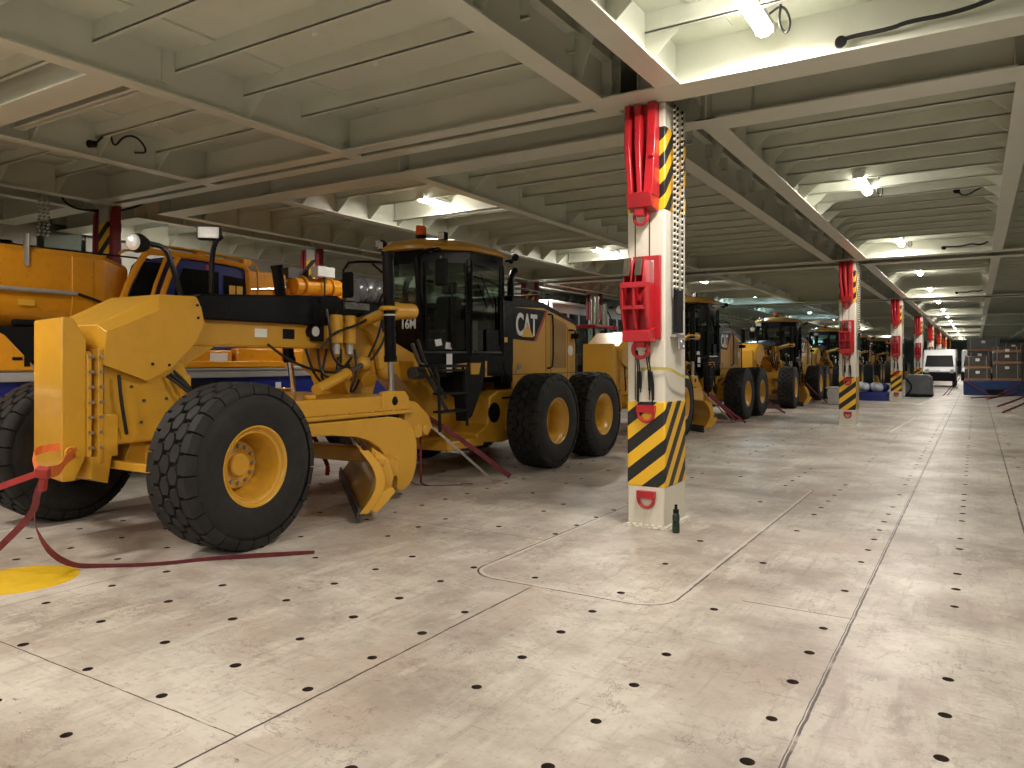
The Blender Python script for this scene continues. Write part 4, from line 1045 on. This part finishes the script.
for y in (7.6,8.5): m.box(-10.78,-10.66,y,y+.16,3.40,3.50)
m.build('cab_frame_rails', CY, cc)
m = M(); m.prism([(6.42,2.3),(6.42,2.6),(6.68,3.24),(6.98,3.26),(6.80,2.75),(6.74,2.3)], -10.66, -10.65, 'x')
m.prism([(7.18,2.5),(7.22,2.9),(7.35,3.22),(8.0,3.22),(8.0,2.5)], -10.66, -10.65, 'x'); m.prism([(8.10,2.5),(8.10,3.18),(8.50,3.15),(8.50,2.5)], -10.66, -10.65, 'x')
m.build('cab_glass', 'dark_glass' if False else 'black_paint', cc)
m = M(); m.box(-10.65,-10.645,8.2,8.32,2.62,3.02); m.box(-10.65,-10.645,8.35,8.47,2.62,3.02); m.build('rear_pane', 'decal_yellow', cc)
m = M(); m.box(-10.655,-10.645,7.75,7.87,3.24,3.31); m.build('cab_sticker', 'decal_red', cc)
m = M(); m.box(-12.2,-10.9,8.62,9.65,1.7,3.36); m.build('engine_house', CY, cr, bevel=.04)
m = M(); m.tube([(-10.88,8.7,3.0),(-10.88,9.3,3.06),(-10.88,9.6,3.12)], .02, 6); m.box(-10.9,-10.86,9.35,9.42,2.6,3.1); m.build('side_rail', CY, cr)
m = M(); m.cyl((-10.9,9.8,3.15),(-10.9,10.95,3.2),.17,seg=28); m.torus((-10.9,10.0,3.16),.19,.03,'y',28,8); m.torus((-10.9,10.7,3.18),.19,.03,'y',28,8); m.box(-11.3,-10.9,9.7,11.1,1.7,3.1); m.cyl((-10.8,10.3,2.8),(-10.8,11.8,2.85),.06,seg=12); m.cyl((-10.7,10.4,2.7),(-10.7,11.8,2.75),.06,seg=12); m.build('winch', 'crane_yellow', cr)
m = M(); m.box(-10.8,-10.6,10.15,10.6,3.36,3.56); m.build('lamp_box', 'white_plastic', cr, bevel=.015)
m = M(); m.cyl((-10.68,10.4,2.7),(-10.68,10.4,3.36),.02,seg=8); m.box(-11.2,-10.9,9.7,10.2,3.3,3.5); m.box(-11.4,-10.8,11.1,11.5,2.4,3.4); m.build('rear_bracket', 'dark_steel', cr)
m = M(); m.box(-11.8,-10.8,11.2,13.5,1.6,2.85); m.build('counterweight', 'black_matte', cr, bevel=.03)

# wrapped bundle resting on the crane tail
m = M(); 
rnd = random.Random(5)
for i in range(5): m.sphere((-11.2+rnd.uniform(-.1,.1),11.75+.27*i,3.2+rnd.uniform(-.04,.04)), .33, 14, 9, (1.0,.8,.95))
t = empty('wrapped_bundle', (-11.2,12.3,2.86), 'shiny black plastic-wrapped bundle lying on the crane tail left of the near grader cab', 'bundle')
m.build('wrapping', 'wrap_film', t)
m = M(); m.box(-10.86,-10.84,12.3,12.65,3.25,3.48); a = m.build('marker_board', 'decal_white', t)
m = M(); m.prism([(12.3,3.25),(12.4,3.25),(12.5,3.48),(12.38,3.48)], -10.838, -10.834, 'x'); m.box(-10.84,-10.83,12.6,12.9,3.2,3.46); m.build('red_stripes', 'red_paint', a)

# hull-side columns
def side_column(cx, cy, label):
    t = empty('deck_column', (cx,cy,0), label, 'column', 'hull side columns')
    m = M(); m.box(cx-.15,cx+.15,cy-.12,cy+.12,0,4.45); m.build('post', 'wall_light', t, bevel=.02)
    m = M(); m.box(cx-.155,cx+.155,cy-.125,cy+.125,3.2,4.18); m.build('hazard_band', 'hazard', t, bevel=.02)
    m = M()
    for s in (-1,1):
        for q in ((.17,.25),(.29,.37)) if s < 0 else ((.16,.28),):
            x0, x1 = cx+s*q[0], cx+s*q[1]
            m.prism([(cy-.06,4.44),(cy-.10,4.3),(cy-.12,3.4),(cy+.02,3.4),(cy+.04,4.44)], min(x0,x1), max(x0,x1), 'x')
    m.build('red_bracket', 'red_dark', t, bevel=.01)
    return t
side_column(-12.95,7.5, 'striped hull-side column with dark red arms seen above the crane boom')
side_column(-13.6,12.9, 'hull-side column with red arms showing above the crane winch')
side_column(-13.0,22.3, 'striped hull-side column just behind the nearest grader hood rail')
side_column(-13.0,27.4, 'striped hull-side column beside the white coach')
m = M()
for yy in (6.30,6.37,6.44):
    z = 4.4; i = 0
    while z > 3.8: m.obox((-12.9,yy+(.008 if i%2 else -.008),z),(.03,.04,.03),(.7,0,0)); z -= .06; i += 1
m.build('lashing_chain', 'silver_paint'); bpy.data.objects['lashing_chain'] 
o = [q for q in bpy.data.objects if q.name.startswith('lashing_chain') and q.type == 'MESH' and q.parent is None][0]
tag(o, 'three pale hanging chains above the crane boom near the hull side', 'chain', 'lashing chains by the hull')

# white coach and red roofed tractor beyond grader one
t = empty('coach', (-14.9,29.5,0), 'white coach with small dark side windows parked by the hull side', 'bus')
m = M(); m.box(-16.1,-13.7,25,34,.5,4.1); m.build('body', 'white_paint', t, bevel=.12)
for i in range(7):
    m = M(); m.box(-13.70,-13.685,25.5+.95*i,26.25+.95*i,2.85,3.62); m.build('side_pane', 'black_paint', t, bevel=.005)
for y in (26.5,31.5):
    m = M(); m.cyl((-13.9,y,.5),(-13.65,y,.5),.5,seg=28); m.build('tyre', 'rubber', t)
t = empty('tractor', (-12.1,25.4,0), 'tractor with flat red cab roof and tall chrome exhaust, seen beyond the near grader hood', 'tractor')
m = M(); m.box(-12.8,-11.4,24.0,26.1,2.93,3.05); m.build('cab_roof', 'red_paint', t, bevel=.04)
m = M()
for x in (-12.7,-11.5):
    for y in (24.1,25.1,26.0): m.cyl((x,y,1.5),(x,y,2.95),.05,seg=8)
m.box(-12.8,-11.4,24.0,26.1,1.0,1.6); m.build('cab_frame', 'black_paint', t, bevel=.02)
m = M(); m.box(-12.7,-11.5,24.1,26,1.6,2.9); m.build('cab_glass', 'tinted_glass', t)
m = M(); m.box(-12.6,-11.6,26.1,28.2,1.0,2.0); m.build('hood', 'red_paint', t, bevel=.06)
m = M(); m.cyl((-11.6,24.4,3.05),(-11.6,24.4,3.95),.14,seg=20); m.cyl((-11.6,24.4,3.95),(-11.6,24.4,4.05),.17,seg=20); m.cyl((-11.6,25.2,3.05),(-11.6,25.2,3.85),.1,seg=16); m.build('chrome_stack', 'chrome', t)
m = M(); m.tube([(-11.4,25.6,2.95),(-11.5,25.4,3.5),(-11.7,25.1,3.9),(-12,24.6,3.95)], .03, 8, 1); m.build('guard_bar', 'black_paint', t)
for y, r in ((24.7,.8),(27.8,.55)):
    for x in (-13.0,-11.2):
        m = M(); m.cyl((x-.2,y,r),(x+.2,y,r),r,seg=32); m.cyl((x-.22,y,r),(x+.22,y,r),r*.5,seg=24); m.build('tyre', 'rubber', t, bevel=.03)

# dark machines parked along the hull side behind the graders
for i, (y, z) in enumerate(((38,2.9),(50,3.0),(62,2.8))):
    t = empty('road_roller', (-12.2,y,0), 'dark cabbed machine standing by the hull side, %s one beyond the tractor' % NTH[i], 'machine', 'machines by the hull side')
    m = M(); m.prism([(y-2.2,.7),(y-2.2,1.5),(y-.8,1.8),(y+1.8,1.8),(y+2.2,1.4),(y+2.2,.7)], -13.0, -11.4, 'x'); m.build('body', 'black_paint', t, bevel=.05)
    m = M(); m.prism([(y-.8,1.8),(y-.6,z),(y+.9,z),(y+1.0,1.8)], -12.9, -11.5, 'x'); m.build('cabin', 'dark_glass', t)
    m = M(); m.box(-13.0,-11.4,y-.8,y+1.1,z,z+.1); m.build('roof', 'silver_paint', t, bevel=.03)
    for yy in (y-1.6,y+1.6):
        m = M(); m.cyl((-13.1,yy,.65),(-11.3,yy,.65),.65,seg=32); m.build('wheel', 'rubber', t, bevel=.04)

# ------------------------------------------------------------------ lashing straps
def strap(name, parts, label, grp=None, cat='strap'):
    mains = []
    t = empty(name, parts[0][1][0], label, cat, grp)
    t.location.z = min(p[2] for q in parts for p in q[1]); WL[t] = t.location.copy()
    for (nm, pts, w, mt, *r) in parts:
        m = M(); m.ribbon(pts, w, .004, r[0] if r else None); m.build(nm, mt, t)
    return t
strap('lashing_strap', [
    ('orange_sling', [(-6.90,3.68,.93),(-6.75,3.52,.90),(-6.62,3.40,.82),(-6.30,3.13,.86)], .10, 'strap_orange', (0,.2,1)),
    ('orange_sling', [(-7.0,3.66,.98),(-7.12,3.42,.96),(-6.72,3.25,.88),(-6.34,3.10,.86)], .07, 'strap_orange', (0,.2,1)),
    ('red_webbing', [(-6.30,3.13,.88),(-6.5,2.95,.78),(-6.8,2.75,.66),(-7.3,2.5,.5)], .05, 'strap_red', (0,0,1)),
    ('red_webbing', [(-6.32,3.15,.88),(-6.42,3.12,.70),(-6.53,3.16,.55),(-6.70,3.15,.40),(-7.10,3.02,.05),(-7.18,3.0,.01)], .055, 'strap_maroon', (.8,.5,0)),
  ], 'orange and red lashing sling tied to the nose plate of the nearest grader', 'lashing straps')
m = M(); m.obox((-6.33,3.12,.86),(.10,.06,.09),(.4,.2,.6)); m.obox((-6.36,3.14,.80),(.05,.05,.2),(.2,.3,.4))
o = m.build('ratchet', 'strap_red', [q for q in COL.objects if q.name.startswith('lashing_strap')][0], bevel=.01)
strap('lashing_strap', [('webbing', [(-6.54,3.16,.50),(-6.45,3.12,.40),(-6.42,3.22,.18),(-6.45,3.40,.04),(-6.36,3.52,.015),(-5.95,3.82,.012),(-5.72,4.2,.012),(-5.42,4.45,.03),(-5.1,4.84,.012)], .05, 'strap_maroon', (.3,-.3,.9))],
      'long maroon strap trailing along the deck beside the nearest grader front tyre', 'lashing straps')
s1 = strap('lashing_strap', [
    ('webbing', [(-6.55,8.30,.98),(-6.25,8.75,.62),(-5.87,9.44,.04)], .07, 'strap_maroon', (.3,.3,1)),
    ('webbing', [(-6.50,8.12,.98),(-6.22,8.45,.60),(-5.88,9.00,.03)], .035, 'steel', (.3,.3,1)),
    ('red_hook', [(-5.90,9.40,.06),(-5.83,9.52,.02)], .07, 'strap_red'), ('red_hook', [(-5.90,8.98,.05),(-5.82,9.12,.02)], .07, 'strap_red')],
      'pair of taut maroon straps running from the nearest grader ladder foot down to the deck', 'lashing straps')
s2 = strap('lashing_strap', [('webbing', [(-6.5,8.1,.92),(-6.5,8.12,.55),(-6.52,8.15,.15),(-6.6,8.25,.01),(-6.40,8.38,.01),(-6.15,8.62,.01)], .03, 'strap_maroon', (.6,.6,0)),
      ('webbing', [(-6.5,8.1,.5),(-6.72,8.12,.1),(-6.7,8.24,.01),(-6.5,8.3,.01)], .015, 'strap_maroon', (.6,.6,0)),
      ('red_hook', [(-6.16,8.60,.03),(-6.05,8.72,.02)], .07, 'strap_red')], 'loose maroon strap tail dangling to the deck behind the nearest grader blade', 'lashing straps')
strap('lashing_strap', [('webbing', [(-8.2,7.6,.9),(-8.0,7.7,.5),(-7.9,7.75,.25)], .06, 'strap_maroon', (.6,.6,0)), ('red_hook', [(-7.9,7.75,.25),(-7.86,7.7,.12)], .06, 'strap_red', (.6,.6,0)), ('red_hook', [(-7.9,7.75,.25),(-8.0,7.85,.14)], .06, 'strap_red', (.6,.6,0))],
      'red strap end hanging in the shade between the near front tyre and the blade', 'lashing straps')
for k in (1,2,3):
    dup(s1, (0,12.3*k,0), 'taut maroon straps from ladder foot to deck on the %s grader' % NTH[k])
    dup(s2, (0,12.3*k,0), 'loose maroon strap tail on the deck behind the blade of the %s grader' % NTH[k])
for i, (x, y, dx, dy) in enumerate(((-5.65,14.6,.4,.8),(-6.1,21.0,.6,1.2),(-6.1,25.5,.7,1.6),(-5.95,33.5,.6,1.4))):
    strap('lashing_strap', [('webbing', [(x,y-.9,.85),(x+dx*.5,y-.3,.4),(x+dx,y+dy*.3,.02)], .06, 'strap_maroon', (.3,.3,1)),
        ('webbing', [(x-.2,y,.012),(x+.1,y+.1,.012),(x+.3,y+dy*.5,.012),(x+dx,y+dy,.012)], .06, 'strap_red', (.6,.6,0))],
        'red lashing webbing on the deck by the wheels, %s patch down the row' % NTH[i], 'lashing straps')

# yellow round deck marking
m = M(); m.lathe([(.0015,.0),(.0015,.42),(.0,.425)], (-6.52,3.03,0), 'z', 48)
tag(m.build('deck_marking', 'yellow_marking'), 'yellow painted round spot on the deck at the lower left', 'floor marking')
for i, (p, q) in enumerate((((-1.99,33.84),(-1.72,39.55)),((-1.8,20.62),(-1.59,26.09)))):
    m = M(); m.ribbon([(p[0],p[1],.003),(q[0],q[1],.003)], .07, .003, (1,0,0), 0)
    tag(m.build('lane_line', 'column_paint'), 'thin pale painted line on the deck left of the aisle, %s' % ('beyond the second column' if i else 'beyond the third column') if False else ('thin pale painted line on the deck just %s the %s column' % (('before','third') if i == 0 else ('past','second'))), 'floor marking')

# ------------------------------------------------------------------ ceiling cables
def cable(pts, label, r=.014, extra=None):
    t = empty('ceiling_cable', pts[0], label, 'cable', 'ceiling cables')
    m = M(); m.tube(pts, r, 8, 2); m.build('cable_run', 'hose_rubber', t)
    if extra:
        for e in extra:
            m = M(); m.cyl(e, (e[0]+.02,e[1]-.09,e[2]-.02), .045, .05, 14); m.build('connector', 'black_matte', t)
    return t
cable([(-1.03,7.22,4.60),(-.95,7.22,4.62),(-.62,7.18,4.60),(-.5,7.18,4.63),(-.18,7.18,4.62),(.1,7.18,4.66),(.3,7.1,4.7)], 'black cable along the inside of the near right panel beam', .02, [(-1.03,7.22,4.58)])
for k, y in ((1,21.75),(2,36.35)): cable([(-.7,y,4.62),(-.3,y,4.6),(-.1,y,4.66),(.1,y,4.6),(.3,y,4.7)], 'black cable on the panel beam ahead of the %s column gap' % NTH[k], .02, [(-.7,y,4.6)])
cable([(-13.2,6.75,4.72),(-13.2,6.85,4.42),(-13.2,7.2,4.36),(-13.2,8.0,4.5),(-13.2,8.5,4.85),(-13.2,9.4,4.9)], 'black sagging cable with plug connectors above the crane boom', .02, [(-13.1,7.7,4.85),(-13.1,7.95,4.9),(-13.1,8.2,4.95)])
cable([(-9.85,5.5,4.6),(-9.85,5.7,4.85),(-9.85,5.75,4.6),(-9.85,5.9,4.82),(-9.85,6.1,4.85),(-9.85,6.25,4.66),(-9.85,6.05,4.62)], 'coiled black cable hanging from the girder at upper left', .014, [(-9.85,5.5,4.6)])
cable([(-.3,15.2,4.8),(-.2,15.3,4.6),(.1,15.2,4.75),(.3,15.2,4.8)], 'short hanging black cable loop in the bay past the near column', .014, [(-.3,15.2,4.72)])

# ------------------------------------------------------------------ far end: van, pallets, covers
t = empty('delivery_van', (-2.15,60.5,0), 'white high-roof delivery van facing the camera behind the striped columns', 'van')
sp = [(58.0,.45),(57.85,.75),(57.9,1.15),(58.7,1.35),(59.4,2.15),(59.8,2.52),(63.2,2.6),(63.3,.45)]
m = M(); m.prism(sp, -3.1, -1.15, 'x'); vb = m.build('body', 'white_paint', t, bevel=.09)
m = M(); m.add([(-2.98,58.66,1.36),(-1.27,58.66,1.36),(-1.36,59.36,2.13),(-2.89,59.36,2.13)], [(0,1,2,3)]); m.build('windscreen', 'black_matte', vb)
m = M(); m.prism([(57.80,.40),(57.80,.80),(57.86,1.02),(58.2,.98),(58.2,.40)], -3.12, -1.13, 'x'); m.build('bumper', 'black_matte', vb, bevel=.04)
for x in (-2.95,-1.5):
    m = M(); m.prism([(x,.95),(x+.06,1.2),(x+.24,1.2),(x+.24,.95)], 57.80, 57.9, 'y'); m.build('headlamp', 'lamp_reflector', vb)
for x in (-3.25,-1.1):
    m = M(); m.box(x,x+.12,58.9,59.0,1.4,1.75); m.build('mirror', 'black_matte', vb, bevel=.02)
m = M(); m.torus((-2.13,57.84,1.06),.07,.015,'y',16,6); m.build('round_badge', 'chrome', vb)
m = M(); m.box(-1.16,-1.14,59.1,60.2,1.4,2.0); m.build('side_glass', 'black_paint', vb)
for x in (-3.0,-1.35):
    m = M(); m.cyl((x,58.7,.36),(x+.2,58.7,.36),.36,seg=28); m.cyl((x,62.4,.36),(x+.2,62.4,.36),.36,seg=28); m.build('tyre', 'rubber', t)
t2 = dup(t, (2.25,2.2,0), 'white van mostly hidden behind the stacked wrapped crates')

crate_first = {}
def crate(x0, x1, y0, y1, z0, z1, label, m_='crate_wrap', film=True):
    t = empty('wrapped_crate', ((x0+x1)/2,(y0+y1)/2,z0), label, 'crate', 'wrapped crates on the pallets')
    m = M(); m.box(x0,x1,y0,y1,z0+.12,z1-.02); m.build('load', m_, t, bevel=.03)
    m = M()
    for k in range(3):
        yy = y0+.02+(y1-y0-.14)*k/2; m.box(x0,x1,yy,yy+.1,z0,z0+.09)
    m.box(x0,x1,y0,y1,z0+.09,z0+.12); m.build('pallet', 'wood', t)
    m = M(); xc = (x0+x1)/2
    m.box(xc-.09,xc+.09,y0-.006,y0-.001,z1-.28,z1-.14); m.build('paper_label', 'decal_white', t)
    m = M()
    for x in (x0+.16,x1-.18): m.box(x,x+.02,y0-.008,y0-.001,z0+.1,z1-.02)
    m.build('banding', 'silver_paint', t)
t = empty('blue_base', (.7,45.8,0), 'large blue tarpaulin-covered base under the wrapped crates', 'container')
m = M(); m.prism([(-.55,0),(-.55,.75),(1.95,.75),(2.1,.6),(2.1,0)], 45.2, 47.4, 'y'); m.build('cover', 'blue_tarp', t, bevel=.04)
m = M(); m.box(.45,1.2,45.18,45.2,.05,.3); m.build('dark_opening', 'black_matte', t)
m = M(); m.tube([(-.5,45.15,.72),(.2,45.1,.3),(.6,45.0,.02)], .03, 6, 1); m.tube([(1.95,45.15,.7),(1.4,45.1,.3),(.9,45.0,.02)], .03, 6, 1); m.build('red_tie', 'strap_maroon', t)
for (x0,x1,z0,z1,lb) in ((-.5,.65,.76,1.38,'lower left'),(-.48,.62,1.38,2.02,'middle left'),(.72,1.95,.76,1.62,'lower right'),(.74,1.93,1.62,2.2,'middle right'),(.78,1.9,2.2,2.5,'upper right')):
    crate(x0,x1,45.3,46.9,z0,z1,'dark film-wrapped crate with white label, %s of the stack on the blue base' % lb)
for (x0,x1,y0,z0,z1,lb) in ((-.45,.7,48,0,1.3,'bottom left'),(-.4,.75,48,1.3,2.3,'middle left'),(-.42,1.1,48.1,2.3,3.0,'top left'),(1.15,2.3,48,0,1.6,'bottom right'),(1.2,2.2,48.1,1.6,2.75,'top right')):
    crate(x0,x1,y0,y0+1.6,z0,z1,'grey wrapped crate of the rear stack behind the blue base, %s' % lb, 'grey_cover' if z0 > 1.9 else 'crate_wrap')
for (x0,x1,y0,z1,lb) in ((2.7,3.8,47,2.4,'left'),(4.1,5.2,45,1.9,'middle'),(5.5,6.6,49,2.3,'right')):
    crate(x0,x1,y0,y0+1.4,0,z1,'wrapped crate at the right picture edge, %s of the three standing on the deck' % lb, 'cardboard')
# grey covered unit and blue pallet between columns
t = empty('covered_unit', (-2.35,42.2,0), 'grey covered box unit on the deck beside the third column', 'covered machine')
m = M(); m.prism([(-2.95,.12),(-2.95,1.0),(-2.85,1.08),(-2.0,1.08),(-1.85,.95),(-1.8,.12)], 41.4, 43.2, 'y'); m.build('cover', 'grey_cover', t, bevel=.04)
m = M(); m.box(-2.95,-1.8,41.4,43.2,0,.12); m.tube([(-2.9,41.3,.9),(-2.6,41.1,.5),(-2.9,41.0,.05),(-2.2,40.9,.05)], .04, 8, 1); m.build('base_frame', 'black_matte', t)
t = empty('pallet_load', (-4.0,37.6,0), 'blue pallet loaded with white and blue bags left of the third column', 'pallet')
m = M()
for k in range(3): m.box(-4.8,-3.3,36.5+.45*k,36.6+.45*k,.0,.3)
m.box(-4.8,-3.3,36.5,37.5,.3,.38); m.build('pallet', 'crane_blue', t, bevel=.01)
rnd = random.Random(9)
for k in range(7):
    m = M(); m.sphere((-4.6+.19*k,36.95+rnd.uniform(-.1,.1),.56+rnd.uniform(-.03,.08)), .24, 12, 8, (.9,1.2,.85)); m.build('bag', 'bag_white' if k % 3 else 'crane_blue', t)
t = empty('steel_trough', (-4.85,33.0,0), 'light grey metal trough on the deck just left of the second column', 'trough')
m = M(); m.prism([(-5.15,.45),(-5.08,0.0),(-4.45,0.0),(-4.38,.45),(-4.42,.66),(-5.1,.66)], 32.6, 33.6, 'y'); m.build('body', 'silver_paint', t, bevel=.03)
m = M(); m.box(-5.2,-4.33,32.55,33.65,.65,.69); m.build('rim', 'silver_paint', t)
# straps at the right
for i, (p, q, h) in enumerate((((.75,30.1),(2.1,33.5),.55),((.68,33.9),(2.0,36.5),.5),((1.9,29.2),(2.6,31),.4),((-1.4,43.2),(-.9,45.2),.7),((-1.25,44.2),(-.7,46),.9),((.4,40.2),(2.2,44.5),.4),((-.2,41),(1.6,44.9),.02))):
    strap('lashing_strap', [('webbing', [(p[0],p[1],.015),((p[0]+q[0])/2,(p[1]+q[1])/2,h*.45),(q[0],q[1],h)], .08, 'strap_maroon', (.3,.3,1)),
      ('red_hook', [(p[0]-.1,p[1]-.05,.03),(p[0]+.25,p[1]+.1,.06)], .09, 'strap_red', (.5,-.5,0))],
      'maroon lashing strap with red hook right of the aisle, %s from the near end' % NTH[i], 'aisle side straps')

# ------------------------------------------------------------------ world, camera, view
wd = bpy.data.worlds.new('World'); SC.world = wd; wd.use_nodes = True
wd.node_tree.nodes['Background'].inputs[0].default_value = (.8,.85,.9,1); wd.node_tree.nodes['Background'].inputs[1].default_value = .1
cd = bpy.data.cameras.new('camera'); cam = bpy.data.objects.new('camera', cd); COL.objects.link(cam)
cd.sensor_fit = 'HORIZONTAL'; cd.sensor_width = 36; cd.lens = 750/1024*36; cd.clip_end = 300
cam.location = (0,0,1.75); cam.rotation_euler = (PI/2,0,math.radians(31.74)); cd.shift_y = -(384-361)/1024
SC.camera = cam
SC.view_settings.view_transform = 'Standard'; SC.view_settings.look = 'None'; SC.view_settings.gamma = 1
SC.view_settings.exposure = 0.88
SC.view_settings.use_curve_mapping = False
